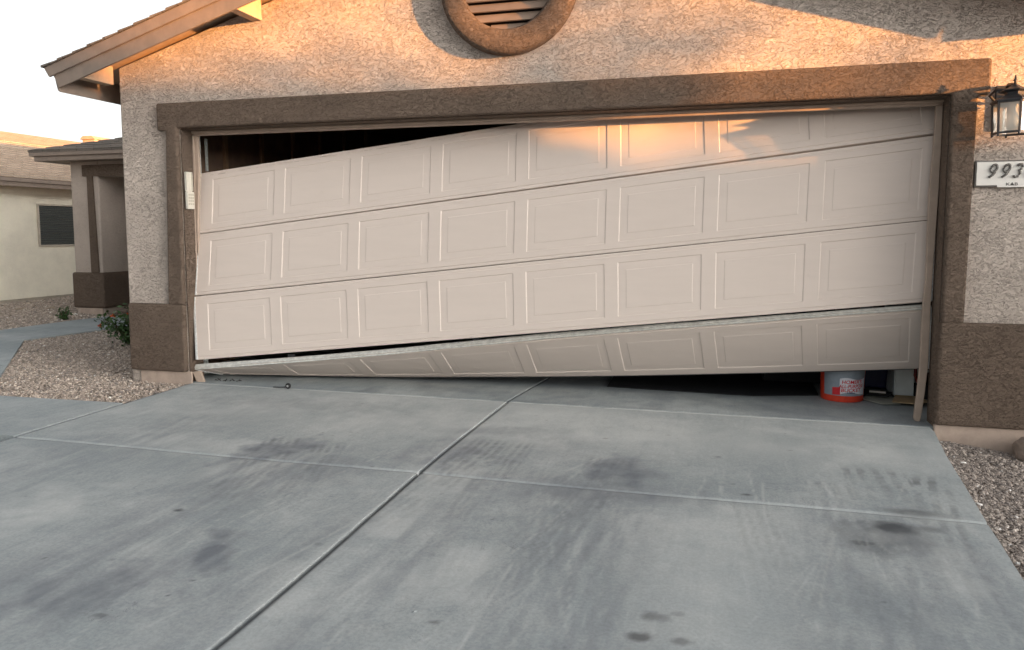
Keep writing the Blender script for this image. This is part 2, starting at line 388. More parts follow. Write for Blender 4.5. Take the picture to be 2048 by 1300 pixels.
def drive_stain_highlight(X, Y):
    D = np.zeros_like(X); P = np.zeros_like(X); B = np.zeros_like(X)
    n1 = fbm(X, Y, 14, 4, 21); n3 = fbm(X, Y, 2.2, 4, 41); n4 = fbm(X, Y, 40, 3, 61)
    sk = X + .05 * np.sin(Y * 1.3) + .10 * (fbm(X, Y, 1.3, 3, 71) - .5)
    n2 = fbm(sk * 3.2, Y * .5, 6, 5, 31); n5 = fbm(sk * 9, Y * .7, 5, 4, 51)
    def dark(k, *a, **kw): D[:] = np.maximum(D, k * ell(X, Y, *a, **kw))
    def blu(k, *a, **kw): B[:] = np.maximum(B, .85 * k * ell(X, Y, *a, **kw) * np.clip(.25 + 1.2 * n2 * (.45 + n1), 0, 1.))
    # wheel paths: darker bands running down the drive, broken into streaks
    for c, wd, y0, k, bd in ((1.95, .28, -1.15, .52, .10), (2.55, .18, -1.9, .30, .0), (3.55, .30, -1.25, .52, -.10), (3.05, .16, -1.6, .40, .05), (4.80, .30, -1.5, .48, .04), (5.15, .13, -1.6, .34, .0), (.9, .35, -.5, .34, .2), (.5, .3, -1.8, .4, .4)):
        ramp = np.clip((y0 - Y) / .5, 0, 1); q = X - (c + bd * (Y - y0))
        B[:] = np.maximum(B, k * np.exp(-(q / wd) ** 2) * ramp * np.clip((n2 - .20) * 1.9, 0, .85) * np.clip(.45 + n3, 0, 1.1))
        D[:] = np.maximum(D, .16 * k * np.exp(-(q / wd) ** 2) * ramp * np.clip((n5 - .50) * 6, 0, 1))
    dark(.95, 4.91, -1.83, .11, .065, soft=1.1, seed=1, na=1.1); dark(.7, 4.97, -1.80, .05, .035, soft=1., seed=91, na=.8); dark(.55, 4.85, -1.88, .05, .05, soft=1., seed=92, na=.9); dark(.50, 4.88, -1.95, .15, .17, soft=1.1, seed=2, na=.8)
    dark(.75, 4.77, -2.02, .055, .035, soft=.9, seed=3); dark(.6, 5.08, -1.79, .055, .035, soft=1., seed=4); dark(.60, 5.05, -1.615, .12, .045, soft=1., seed=5)
    for (x, y, r, k) in ((3.97, -2.97, .038, 1.), (4.00, -2.83, .042, .75), (4.10, -2.96, .030, .75), (4.07, -2.79, .026, .45), (1.8, -2.43, .024, 1.), (4.33, -1.56, .022, 1.), (3.53, -.77, .016, .9), (3.30, -3.05, .02, .6), (4.2, -.98, .017, .8), (2.62, -2.6, .02, .4), (3.9, -.6, .014, .7), (4.6, -.75, .012, .7), (2.2, -3.3, .02, .6)):
        dark(.9 * k, x, y, r * .95, r * .62, soft=.9, seed=int(x * 10), na=.8)
    r3 = np.random.default_rng(9)
    for i in range(60): dark(r3.uniform(.3, .8), r3.uniform(.3, 5.3), r3.uniform(-3.6, -.1), r3.uniform(.004, .011), r3.uniform(.004, .009), soft=.8, seed=i, na=.4)
    blu(.95, 3.70, -1.38, .17, .24, ang=.15, soft=1.1, seed=7, na=.9); blu(.8, 3.6, -1.72, .42, .15, soft=1.2, seed=57, na=.8); blu(.6, 3.47, -1.72, .5, .22, soft=1.2, seed=8, na=.8)
    blu(.9, 1.72, -1.5, .16, .28, ang=-.5, soft=.9, seed=9, na=.8); blu(.5, 2.05, -1.75, .30, .28, ang=-.4, soft=1.2, seed=10, na=.8)
    blu(.95, 2.26, -2.78, .19, .08, ang=-.9, soft=.8, seed=12, na=.9); blu(.7, 2.16, -3.0, .09, .36, ang=-.25, soft=1., seed=13, na=.8); blu(.8, 1.95, -3.18, .40, .20, ang=.4, soft=1.1, seed=14, na=.8)
    blu(.65, 2.78, -1.28, .28, .26, ang=-.4, soft=1.2, seed=15, na=.8); blu(.5, 2.9, -.75, .30, .10, ang=.2, soft=1.2, seed=36, na=.8); blu(.35, 1.2, -.45, .7, .16, soft=1.2, seed=17, na=.9); blu(.3, 3.3, -1.1, .4, .25, soft=1.3, seed=19, na=.8)
    def tread(p0, p1, bend, wd, k, per=.045, mark='D'):
        p0 = np.array(p0); p1 = np.array(p1); L = np.linalg.norm(p1 - p0); t_ = (p1 - p0) / L; nrm = np.array([-t_[1], t_[0]])
        s = (X - p0[0]) * t_[0] + (Y - p0[1]) * t_[1]; q = (X - p0[0]) * nrm[0] + (Y - p0[1]) * nrm[1]
        q = q - bend * (s / L) * (1 - s / L) * 4
        m_ = np.clip((s + .04) / .10, 0, 1) * np.clip((L - s) / .3, 0, 1) * np.clip((wd / 2 - np.abs(q)) / .02 + .5, 0, 1)
        bars = np.clip(np.sin(2 * np.pi * q / per) * 2.5 + .8, 0, 1) * (.82 + .18 * np.clip(np.sin(2 * np.pi * (s + q * .4) / .07) * 3 + 1.5, 0, 1))
        val = k * m_ * bars * np.clip((n1 - .30) * 4, 0, 1) * np.clip((n3 - .25) * 3, .25, 1) * np.exp(-np.clip(s, 0, 9) / 1.1)
        if mark == 'D': D[:] = np.maximum(D, val)
        else: P[:] = np.maximum(P, val)
    tread((4.98, -.98), (4.66, -3.2), .09, .32, 0.62, .075); tread((5.24, -1.06), (5.05, -3.1), -.06, .20, .65, .07)
    tread((4.74, -1.28), (4.38, -3.2), .10, .22, .75, .07); tread((2.86, -.98), (2.50, -3.2), .08, .24, .50, .05); tread((3.05, -1.0), (3.25, -3.3), -.05, .2, .42)
    tread((1.58, -1.22), (1.98, -3.4), .12, .26, .55, .05); tread((1.95, -1.3), (2.35, -3.2), .08, .2, .45); tread((3.64, -1.15), (3.30, -3.3), .05, .26, .5); tread((4.35, -1.6), (4.5, -3.4), .0, .2, .35)
    r2 = np.random.default_rng(5)
    for i in range(120):
        x0 = r2.choice([2.0, 2.9, 3.3, 3.6, 4.3, 4.7, 5.0]) + r2.normal(0, .2); y0 = -r2.uniform(.95, 2.8); L = r2.uniform(.3, 1.6); an = r2.normal(0, .22) - .10; bd = r2.normal(0, .06)
        s = -(Y - y0); q = X - (x0 + an * s + bd * s * s * 1.2)
        P[:] = np.maximum(P, r2.uniform(.08, .30) * np.clip(s / .1, 0, 1) * np.clip((L - s) / .2, 0, 1) * np.exp(-(q / r2.uniform(.004, .008)) ** 2) * np.clip((n1 - .34) * 5, 0, 1))
    P[:] = np.maximum(P, .34 * np.clip((Y + 1.25) / .5, 0, 1) * np.clip((X - .3) / .6, 0, 1) * np.clip(1.6 * n3 - .2, 0, 1)); P[:] = np.maximum(P, .30 * np.exp(-((X - 4.2) / .33) ** 2) * np.clip((-1.6 - Y) / .4, 0, 1) * np.clip(n3 + .2, 0, 1))
    P[:] = np.maximum(P, .30 * np.clip((n3 - .56) * 6, 0, 1) * np.clip(1 - B * 2, 0, 1) * np.clip(.4 + n1, 0, 1))
    a, b = dJ(X, Y)
    gap = np.maximum(np.exp(-(np.abs(a - .006) / .0155) ** 4) * np.clip(.62 + n1, 0, 1), .9 * np.exp(-(np.abs(b + .011) / .009) ** 2) * (.5 + n1 * 1.0))
    pale = np.maximum(.14 * np.exp(-(np.abs(a + .018) / .007) ** 2), .30 * np.exp(-(np.abs(b - .007) / .010) ** 2)) * np.clip(.35 + n1 * 1.2, 0, 1)  # joint edges pale from wear, with their lip highlight painted in
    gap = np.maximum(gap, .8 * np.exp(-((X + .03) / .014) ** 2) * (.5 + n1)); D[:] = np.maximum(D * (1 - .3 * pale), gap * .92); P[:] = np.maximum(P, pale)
    P[:] = np.maximum(P, .95 * np.exp(-((Y + .012 + .004 * (n2 - .5)) / .008) ** 2) * np.clip((vnoise(X, Y * 0, 9, 3) - .12) * 5, 0.15, 1))  # threshold line: chipped slab lip, the light it catches painted pale
    return D, P, B
grid_slab('driveway', fine(-.03, 5.5, .012, [JX]), fine(-7.0, 0., .017, [JY]) if False else np.unique(np.concatenate([np.arange(-7, -3.7, .06), fine(-3.7, -.03, .012, [JY]), np.linspace(-.028, 0, 8)])), warp_drive, zdrive, drive_stain_highlight)
def pave(name, poly, z_off=-.004, thick=.1):
    n = len(poly); V = [(x, y, gz(y) + z_off) for x, y in poly] + [(x, y, gz(y) + z_off - thick) for x, y in poly]
    F = [tuple(range(n))] + [(i, n + i, n + (i + 1) % n, (i + 1) % n) for i in range(n)]
    return tag(mesh(name, V, F, 'concrete'), kind='structure')
walk = [(-.06, -1.64), (-.06, -.74), (-1.2, -.78), (-1.83, -.22), (-3.53, 1.55), (-3.28, 2.66), (-3.1, 3.9), (-3.1, 6.2), (-4.45, 6.2), (-4.25, 3.86), (-4.46, 3.15), (-4.56, 2.1), (-4.9, .9), (-3.2, -.9), (-2.4, -1.64)]
pave('path', walk)
def floor_stain_highlight(X, Y):
    a_ = X - jx(0 * Y) - .10 * np.clip(Y, 0, 1.2); n = fbm(X, Y, 14, 4, 77)
    D = np.exp(-(np.abs(a_ - .003) / .011) ** 4) * np.clip(.5 + n, 0, 1); return np.maximum(D, .25 * np.clip((fbm(X, Y, 3, 4, 78) - .55) * 6, 0, 1)), .15 * np.exp(-(np.abs(a_ + .016) / .007) ** 2), .4 * np.clip((fbm(X, Y, 2, 4, 79) - .45) * 4, 0, 1)  # pale joint edge combines wear and a painted lip highlight
def floor_z(X, Y):
    a_ = X - jx(0 * Y) - .10 * np.clip(Y, 0, 1.2); return -.001 - .009 * np.clip(1 - np.abs(a_) / .011, 0, 1) ** .6 + 0 * X
grid_slab('garage_floor', np.unique(np.concatenate([np.linspace(-.62, 2.6, 60), np.arange(2.6, 2.9, .004), np.linspace(2.9, 6.0, 60)])), np.unique(np.concatenate([np.linspace(.004, 1.3, 40), np.linspace(1.3, 7, 6)])), lambda X, Y: X, floor_z, floor_stain_highlight, edge=.12)

# ------------------------------------------------------------------ main house
RX, RZ, SL = 2.95, 3.713, .296
def rz(x): return RZ - SL * abs(x - RX)          # top edge of the rake line
house = empty('house', (2.7, 0, 0), 'tan stucco house with brown trim, gable and wide two-car garage opening', 'house')
XL, XR = -.635, 6.075; OL, OR_, OT = -.055, 5.53, 2.082
front = [(XL, -.12), (XL, rz(XL) - .06), (RX, RZ - .06), (XR, rz(XR) - .06), (XR, -.2), (OR_, -.2), (OR_, OT), (OL, OT), (OL, -.12)]
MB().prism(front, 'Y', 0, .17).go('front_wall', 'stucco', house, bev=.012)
b = MB(); b.box(XL, XL + .2, .171, 8, -.12, 2.42); b.box(XR - .2, XR, .171, 8, -.2, 2.42); b.box(XL + .2, XR - .2, 7.8, 8, -.2, 2.42)
b.go('side_walls', 'stucco', house)
b = MB(); b.box(XL + .201, -.43, .171, 7, 0, 2.6); b.box(5.78, XR - .201, .171, 7, 0, 2.6); b.box(-.43, 5.78, 6.8, 7, 0, 2.6); b.box(-.43, 5.78, .30, 7, 2.6, 2.65)
b.go('garage_lining', 'inner', house)
b = MB()
for k in range(7): b.box(-.43, -.40, .45 + k * .6, .49 + k * .6, 0, 2.6)
b.box(-.43, -.395, .3, 5, 1.62, 1.66)
b.go('wall_studs', 'stud', house)
# brown band trim around the opening, one stucco-coated piece
tr = [(-.245, 2.065), (-.245, 2.283), (5.733, 2.283), (5.733, 2.065), (5.668, 2.065), (5.655, .672), (OR_, .672), (OR_, OT), (OL, OT), (OL, .65), (-.205, .65), (-.165, 2.065)]
MB().prism(tr, 'Y', -.05, .0).go('opening_trim', 'brown', house, bev=.016, seg=3)
MB().box(-.605, OL, -.055, .0, .09, .655).go('base_band', 'brown', house, bev=.02, seg=3)
MB().box(OR_ - .012, XR + .05, -.055, .0, .022, .678).go('base_band', 'brown', house, bev=.02, seg=3)
b = MB(); b.box(OL - .002, OL + .006, .0, .169, .0, OT - .001); b.box(OR_ - .006, OR_ + .002, .0, .169, 0, OT - .001); b.box(OL + .006, OR_ - .006, .0, .169, OT - .006, OT + .002)
b.go('opening_reveal', 'brown', house)
b = MB(); b.box(-.53, OL + .03, -.02, -.001, -.15, .09); b.go('foundation', 'found', house, bev=.006)
b = MB(); b.box(OR_ - .01, XR + .02, -.03, -.001, -.30, .022); b.go('foundation', 'found', house, bev=.006)
# roof
for sgn, nm in ((-1, 'left'), (1, 'right')):
    RUN = 3.958 if sgn < 0 else 3.63
    xe = RX + sgn * RUN; ze = rz(xe)
    n = 27; V = []; F = []; run = RUN
    b = MB()
    for i in range(n):
        t0 = i / n; t1 = (i + 1) / n; x0 = xe - sgn * run * t0; x1 = xe - sgn * run * t1; z0 = ze + run * SL * t0; z1 = ze + run * SL * t1
        xo = sgn * .015 if i == 0 else 0; jy = random.uniform(-.004, .004)
        b.add([(x0 + xo, -.385 + jy, z0 + .018), (x1, -.385 + jy, z1 + .008), (x1, 8.3, z1 + .008), (x0 + xo, 8.3, z0 + .018), (x0 + xo, -.385 + jy, z0 + .001), (x1, -.385 + jy, z1 + .001), (x1, 8.3, z1 + .001), (x0 + xo, 8.3, z0 + .001)],
              [(0, 1, 2, 3), (4, 7, 6, 5), (0, 4, 5, 1), (0, 3, 7, 4), (1, 5, 6, 2), (3, 2, 6, 7)])
    o = b.go('roof_shingles', 'shingle', house); uv_slope(o, (0, 1, 0), (sgn * -1 / math.hypot(1, SL), 0, SL))
    def q(x, d): return (x, rz(x) - d)
    # deck under the shingles
    MB().prism([q(xe - sgn * .03, .002), q(RX, .002), q(RX, .026), q(xe - sgn * .03, .026)], 'Y', -.33, 8.28).go('roof_deck', 'soffit', house)
    # rake boards
    dx = sgn * .03
    MB().prism([q(xe, .0), (RX, RZ), (RX, RZ - .085), (xe - sgn * .045, rz(xe - sgn * .045) - .085)], 'Y', -.372, -.352).go('rake_board', 'fascia', house, bev=.003)
    MB().prism([(xe - sgn * .045, rz(xe - sgn * .045) - .03), (RX, RZ - .03), (RX, RZ - .19), (xe - sgn * .12, rz(xe - sgn * .12) - .19)], 'Y', -.351, -.332).go('rake_board', 'fascia', house, bev=.003)
    MB().prism([(xe - sgn * .048, rz(xe - sgn * .048) - .028), (xe - sgn * .075, rz(xe - sgn * .075) - .030), (xe - sgn * .105, ze - .185), (xe - sgn * .085, ze - .17)], 'Y', -.331, 8.28).go('eave_fascia', 'fascia', house)
    for k, xx in enumerate((3.68, 2.27)):
        x = RX + sgn * xx; b = MB(); b.prism([q(x - .045, .027), q(x + .045, .027), (x + .045, rz(x) - .165), (x - .045, rz(x) - .165)], 'Y', -.331, -.001)
        b.go('lookout_block', 'soffit', house, bev=.004)
    for k in range(12):
        y = .3 + k * .6; b = MB(); x1, x0 = xe - sgn * .1, xe - sgn * .38
        b.prism([q(x1, .027), q(x0, .027), (x0, rz(x0) - .13), (x1, rz(x1) - .11)], 'Y', y, y + .04); b.go('rafter_tail', 'soffit', house)
# round louvred vent with stucco ring
VC = (2.715, 2.985); RO, RI = .50, .33
b = MB(); prof = [(RI, -.001), (RI, -.075), (RI + .02, -.092), (RO - .035, -.092), (RO - .008, -.078), (RO, -.05), (RO, -.001)]
b.lathe((VC[0], 0, VC[1]), prof, 72, 'Y'); b.go('vent_ring', 'brown', house, smooth=True)
b = MB()
for k in range(9):
    z = VC[1] - .31 + k * .073; hw = math.sqrt(max(RI * RI - (z - VC[1]) ** 2, 0)) + .02
    if hw > .06: b.add([(VC[0] - hw, -.05, z - .030), (VC[0] + hw, -.05, z - .030), (VC[0] + hw, -.012, z + .030), (VC[0] - hw, -.012, z + .030), (VC[0] - hw, -.04, z - .034), (VC[0] + hw, -.04, z - .034), (VC[0] + hw, -.004, z + .026), (VC[0] - hw, -.004, z + .026)],
          [(0, 1, 2, 3), (7, 6, 5, 4), (0, 4, 5, 1), (3, 2, 6, 7), (0, 3, 7, 4), (1, 5, 6, 2)])
b.go('vent_louvers', 'louver', house)
b = MB(); b.add([(VC[0] + (RI + .01) * math.cos(t * .2618), -.003, VC[1] + (RI + .01) * math.sin(t * .2618)) for t in range(24)], [tuple(range(24))]); b.go('vent_backing', 'dark', house)
# stop moldings
b = MB(); b.box(OL + .006, OR_ - .006, .140, .168, 2.040, OT - .007); b.box(OL + .006, OR_ - .006, .118, .139, 2.058, OT - .007); b.go('head_molding', 'stop', house, bev=.004)
b = MB(); sec = [(2.039, OL + .008, -.004), (1.75, OL + .008, -.003), (1.62, OL + .008, -.012), (1.45, OL + .008, -.026), (1.22, OL + .008, -.036), (.95, OL + .008, -.042)]
V = []; 
for z, a, c in sec: V += [(a, .138, z), (c, .138, z), (c, .166, z), (a, .166, z)]
F = [(i * 4 + k, i * 4 + (k + 1) % 4, i * 4 + 4 + (k + 1) % 4, i * 4 + 4 + k) for i in range(len(sec) - 1) for k in range(4)] + [(0, 1, 2, 3), (len(V) - 1, len(V) - 2, len(V) - 3, len(V) - 4)]
b.add(V, F); V2 = [(x if i % 4 in (0, 3) else x - .028, y - .016 if i % 4 < 2 else y - .029, z) for i, (x, y, z) in enumerate(V)]; b.add(V2, F)
tag(b.go('side_molding', 'stop', house, bev=.003), label='splintered left door molding snapped off below the keypad')
b = MB(); sec = [(2.039, 5.484, 5.522), (1.75, 5.478, 5.522), (1.484, 5.466, 5.520), (1.2, 5.468, 5.514), (.948, 5.472, 5.508), (.79, 5.462, 5.506), (.58, 5.460, 5.508), (.368, 5.460, 5.508), (.18, 5.450, 5.496), (.02, 5.438, 5.480), (-.0, 5.446, 5.474)]
V = []
for z, a, c in sec: V += [(a, .128, z), (c, .128, z), (c, .158, z), (a, .158, z)]
F = [(i * 4 + k, i * 4 + (k + 1) % 4, i * 4 + 4 + (k + 1) % 4, i * 4 + 4 + k) for i in range(len(sec) - 1) for k in range(4)] + [(0, 1, 2, 3), (len(V) - 1, len(V) - 2, len(V) - 3, len(V) - 4)]
b.add(V, F)
tag(b.go('side_molding', 'stop', house, bev=.004), label='bowed right door molding curling away from the jamb')
for side, x in (('l', -.115), ('r', 5.60)):
    b = MB(); b.box(x - .003, x, .23, .29, .02, 2.1) if side == 'l' else b.box(x, x + .003, .23, .29, .02, 2.1); b.box(x - .003, x + .022, .23, .233, .02, 2.1); b.box(x - .003, x + .022, .287, .29, .02, 2.1)
    b.go('door_track', 'galv', house)
b = MB(); b.box(-.022, -.008, .25, .27, 1.76, 2.03); b.go('track_bracket', 'galv', house)

# ------------------------------------------------------------------ garage door (four sections)
door = empty('garage_door', (2.7, .2, 0), 'crumpled beige sectional garage door hanging askew, left side dropped', 'garage door')
WD = 5.6; PM, PW, PP = .13, .586, .68
def corners_pts():
    s1 = dict(TL=(-.075, .24, 1.742), TR=(5.53, .38, 2.385), BL=(-.058, .17, 1.234), BR=(5.56, .20, 1.886))
    s2 = dict(TL=(-.060, .168, 1.228), TR=(5.56, .198, 1.868), BL=(-.052, .092, .718), BR=(5.545, .20, 1.3255))
    s3 = dict(TL=(-.062, .088, .709), TR=(5.545, .20, 1.322), BL=(-.006, .022, .186), BR=(5.53, .20, .787))
    return s1, s2, s3
def axis_us():
    us = {0., .02, .05, WD - .05, WD - .02, WD}
    for i in range(8):
        a = PM + i * PP
        for d in (0, .006, .059, .063): us.add(a + d); us.add(a + PW - d)
        us.add(a + PW / 2); us.add(a + PW + .047)
    return sorted(u for u in us if u <= WD)
def panel_h(u, w_, H=.545):
    h = 0.
    if w_ < .027 or w_ > H - .027: h = -.005
    for i in range(8):
        a = PM + i * PP
        d = min(u - a, a + PW - u, w_ - .072, H - .072 - w_)
        if d > 1e-6:
            if d <= .006: h = -.0042 * d / .006
            elif d <= .059: h = -.0042 + .0012 * (d - .006) / .053
            elif d <= .063: h = -.003 + .002 * (d - .059) / .004
            else: h = -.001
    return h
def section(fn, nm_label, k):
    us = axis_us(); H = .545
    ws = sorted({0., .006, .0255, .0285, H - .0285, H - .0255, H - .006, H, .072, .078, .131, .135, H / 2, H - .072, H - .078, H - .131, H - .135, .04, H - .04})
    TH = .042
    nu, nw = len(us), len(ws); V = []; 
    def nrm(u, w_):
        e = .002; a = fn(min(u / WD + e, 1), w_ / H) - fn(max(u / WD - e, 0), w_ / H); c = fn(u / WD, min(w_ / H + e, 1)) - fn(u / WD, max(w_ / H - e, 0))
        return c.cross(a).normalized()   # outward (towards -y)
    rr = random.Random(k)
    for w_ in ws:
        for u in us:
            n = nrm(u, w_)
            if n.y > 0: n = -n
            p = fn(u / WD, w_ / H) + n * (panel_h(u, w_) - (.003 if w_ in (0., H) else 0))
            if k == 1 and w_ < .045 and 0 < u < 3: p += n * rr.uniform(-.003, .002) * (1 if w_ < .03 else .3)
            V.append(p)
    for w_ in (0., H):
        pass
    F = [(j * nu + i, j * nu + i + 1, (j + 1) * nu + i + 1, (j + 1) * nu + i) for j in range(nw - 1) for i in range(nu - 1)]
    # back skin
    b0 = len(V)
    for w_ in (0., H):
        for u in us:
            n = nrm(u, w_)
            if n.y > 0: n = -n
            V.append(fn(u / WD, w_ / H) - n * TH)
    for i in range(nu - 1): F.append((b0 + i, b0 + nu + i, b0 + nu + i + 1, b0 + i + 1))
    for i in range(nu - 1):
        F.append((i, b0 + i, b0 + i + 1, i + 1)); j = (nw - 1) * nu; F.append((j + i, j + i + 1, b0 + nu + i + 1, b0 + nu + i))
    F.append(tuple([j * nu for j in range(nw)] + [b0 + nu, b0])); F.append(tuple([j * nu + nu - 1 for j in range(nw)][::-1] + [b0 + nu - 1, b0 + 2 * nu - 1]))
    o = mesh('door_section', V, F, 'door', door); tag(o, label=nm_label)
    # end caps, stiles
    for side, u0, u1 in (('l', -.003, .016), ('r', WD - .016, WD + .003)):
        V = []
        for w_ in (.004, H / 2, H - .004):
            for u, off in ((u0, .0035), (u1, .0035), (u1, -TH - .002), (u0, -TH - .002)):
                uu = min(max(u, 0), WD); n = nrm(uu, w_)
                if n.y > 0: n = -n
                ax = (fn(1, w_ / H) - fn(0, w_ / H)).normalized()
                V.append(fn(uu / WD, w_ / H) + ax * (u - uu) + n * off)
        F = [(i * 4 + q_, i * 4 + (q_ + 1) % 4, i * 4 + 4 + (q_ + 1) % 4, i * 4 + 4 + q_) for i in range(2) for q_ in range(4)] + [(0, 1, 2, 3), (11, 10, 9, 8)]
        c = mesh('end_cap', V, F, 'endcap' if k > 1 else 'door_edge', o)
    return o, nrm
def bil(c):
    TL, TR, BL, BR = (Vector(c[k]) for k in ('TL', 'TR', 'BL', 'BR'))
    return lambda u, t: (TL.lerp(TR, u)).lerp(BL.lerp(BR, u), t)
s1, s2, s3 = corners_pts()
sec1, nr1 = section(bil(s1), 'top door section leaning back under the header, paint scuffed along its upper edge', 1)
section(bil(s2), 'second door section from the top', 2)
section(bil(s3), 'third door section, pushed outward at its left end', 3)
M['scuff'] = plain('scuffed_primer', (.40, .33, .27), .8, 80, .3)
b = MB(); f1 = bil(s1); rs = random.Random(12)
for i in range(46):
    u = rs.uniform(.08, 3.3) ** 1.0; l = rs.uniform(.015, .10); w_ = .0255 + rs.uniform(-.003, .006) + .004 * math.sin(u * 4); h_ = rs.uniform(.0012, .0035)
    n = nr1(u, w_); n = -n if n.y > 0 else n
    P = [f1(min(uu, WD) / WD, ww / .545) + n * (.0012 if ww > .0265 else -.0030) for uu, ww in ((u, w_), (u + l, w_ + rs.uniform(-.001, .001)), (u + l * .9, w_ + h_), (u + l * .1, w_ + h_ * .8))]
    b.add(P, [(0, 1, 2, 3)])
b.go('paint_scuff', 'scuff', sec1)
Tp = [(-.065, .055, .098), (.911, .085, .202), (1.591, .11, .280), (2.963, .16, .459), (3.642, .175, .539), (4.328, .185, .613), (5.012, .195, .691), (5.53, .20, .745)]
Bp = [(.02, .31, .012), (.88, .44, .012), (1.57, .56, .014), (2.977, .565, .088), (3.679, .546, .137), (4.379, .53, .190), (5.073, .509, .246), (5.60, .49, .292)]
def poly_at(P, u):
    u = u * WD
    ks = [0, .911 + .065, 1.591 + .065, 2.963 + .065, 3.642 + .065, 4.328 + .065, 5.012 + .065, WD]
    for i in range(len(ks) - 1):
        if u <= ks[i + 1] + 1e-9: return Vector(P[i]).lerp(Vector(P[i + 1]), (u - ks[i]) / (ks[i + 1] - ks[i]))
    return Vector(P[-1])
f4 = lambda u, t: poly_at(Tp, u).lerp(poly_at(Bp, u), t)
sec4, nr4 = section(f4, 'bottom door section folded inward with its underside swung into the garage', 4)
# metal rail on top edge of the folded section: ledge with two lips
b = MB()
N = 40
for (o0, o1, t0, t1) in ((.004, -.007, -.003, .005), (-.009, -.026, -.009, -.002), (-.027, -.040, -.004, .002)):
    V = []
    for i in range(N + 1):
        u = i / N; n = nr4(u * WD, .0)
        if n.y > 0: n = -n
        d = (f4(u, 1) - f4(u, 0)).normalized(); wob = random.uniform(-.0012, .0012)
        p = f4(u, 0)
        for off, t in ((o0, t0), (o1, t0), (o1, t1), (o0, t1)): V.append(p + n * (off + wob) + d * (t + wob))
    F = [(i * 4 + q_, i * 4 + (q_ + 1) % 4, i * 4 + 4 + (q_ + 1) % 4, i * 4 + 4 + q_) for i in range(N) for q_ in range(4)] + [(0, 1, 2, 3), (N * 4 + 3, N * 4 + 2, N * 4 + 1, N * 4)]
    b.add(V, F)
b.go('top_rail', 'railm', sec4)
b = MB(); V = []
for i in range(N + 1):
    u = i / N; p = f4(u, 1); V += [p + Vector((0, .01, -.001)), p + Vector((0, .03, -.001)), p + Vector((0, .03, .02)), p + Vector((0, .01, .02))]
b.add(V, [(i * 4 + q_, i * 4 + (q_ + 1) % 4, i * 4 + 4 + (q_ + 1) % 4, i * 4 + 4 + q_) for i in range(N) for q_ in range(4)]); b.go('bottom_seal', 'weather', sec4)
for u in (.16, .44, .71, .93):
    p = f4(u, 0); b = MB(); b.box(p.x - .03, p.x + .03, p.y + .03, p.y + .045, p.z - .01, p.z + .06); b.tube([(p.x - .035, p.y + .038, p.z + .028), (p.x + .035, p.y + .038, p.z + .028)], .006, 8); b.go('hinge', 'black_metal', sec4)

# splintered piece of molding at the left foot of the opening
b = MB(); b.add([(-.008, .020, 0), (.055, .035, 0), (.050, .06, 0), (-.01, .05, 0), (-.03, .0, .085), (.030, .012, .098), (.028, .04, .095), (-.032, .03, .085)],
      [(0, 3, 2, 1), (4, 5, 6, 7), (0, 1, 5, 4), (1, 2, 6, 5), (2, 3, 7, 6), (3, 0, 4, 7)])
tag(b.go('wood_scrap', 'stop', bev=.002), 'short splintered piece of tan molding standing at the left foot of the opening', 'wood scrap')
b = MB()
for i in range(9):
    x = .10 + i * .03; y = .10 + random.uniform(-.03, .05); a = random.uniform(0, 3); l = random.uniform(.015, .04)
    b.bar((x, y, .006), (x + l * math.cos(a), y + l * math.sin(a), random.uniform(.008, .02)), .006, .005)
tag(b.go('splinters', 'rubber'), 'scatter of dark splinters on the slab under the folded door corner', 'debris', kind='stuff')

# ------------------------------------------------------------------ keypad
kp = empty('keypad', (-.03, .06, 1.58), 'white garage keypad with raised cover on the left brown jamb', 'keypad')
kx = OL + .006
b = MB(); b.box(kx, kx + .020, .025, .085, 1.435, 1.735); b.go('keypad_back', 'white_pl', kp, bev=.004)
b = MB(); b.box(kx + .016, kx + .042, -.004, .078, 1.435, 1.575); b.go('keypad_body', 'white_pl', kp, bev=.005)
b = MB(); b.box(kx + .016, kx + .024, -.002, .072, 1.578, 1.735); b.box(kx + .024, kx + .036, -.002, .003, 1.585, 1.732); b.box(kx + .024, kx + .036, .067, .072, 1.585, 1.732); b.box(kx + .024, kx + .036, -.002, .072, 1.728, 1.735)
b.go('cover', 'white_pl', kp)
b = MB()
for i in range(3):
    for j in range(4): b.box(kx + .042, kx + .0445, .006 + i * .024, .020 + i * .024, 1.468 + j * .025, 1.484 + j * .025)
b.go('buttons', 'keys', kp)

# ------------------------------------------------------------------ wall lantern
LX, LY = 5.822, -.165
lamp = empty('wall_lantern', (LX, -.1, 1.95), 'black wall lantern with clear glass panes beside the garage opening', 'wall lamp')
b = MB(); b.box(LX - .055, LX + .055, -.018, -.001, 1.85, 2.12); b.go('back_plate', 'black_metal', lamp, bev=.006)
b = MB(); b.tube([(LX, -.015, 2.08), (LX, -.06, 2.115), (LX, -.12, 2.105), (LX, LY, 2.075)], [.014, .012, .012, .014], 10)
b.tube([(LX - .05, -.02, 2.02), (LX - .095, -.05, 2.055), (LX - .075, -.09, 2.085), (LX - .02, LY + .01, 2.07)], .008, 8); b.tube([(LX + .05, -.02, 2.02), (LX + .095, -.05, 2.055), (LX + .075, -.09, 2.085), (LX + .02, LY + .01, 2.07)], .008, 8)
b.go('bracket', 'black_metal', lamp, smooth=True)
b = MB(); b.lathe((LX, LY, 0), [(.0, 2.100), (.012, 2.098), (.035, 2.082), (.075, 2.066), (.080, 2.060), (.055, 2.052), (.050, 2.040), (.100, 2.018), (.124, 2.004), (.126, 1.997), (.11, 1.996), (0, 1.998)], 6, a0=R(30)); b.go('cap', 'black_metal', lamp)
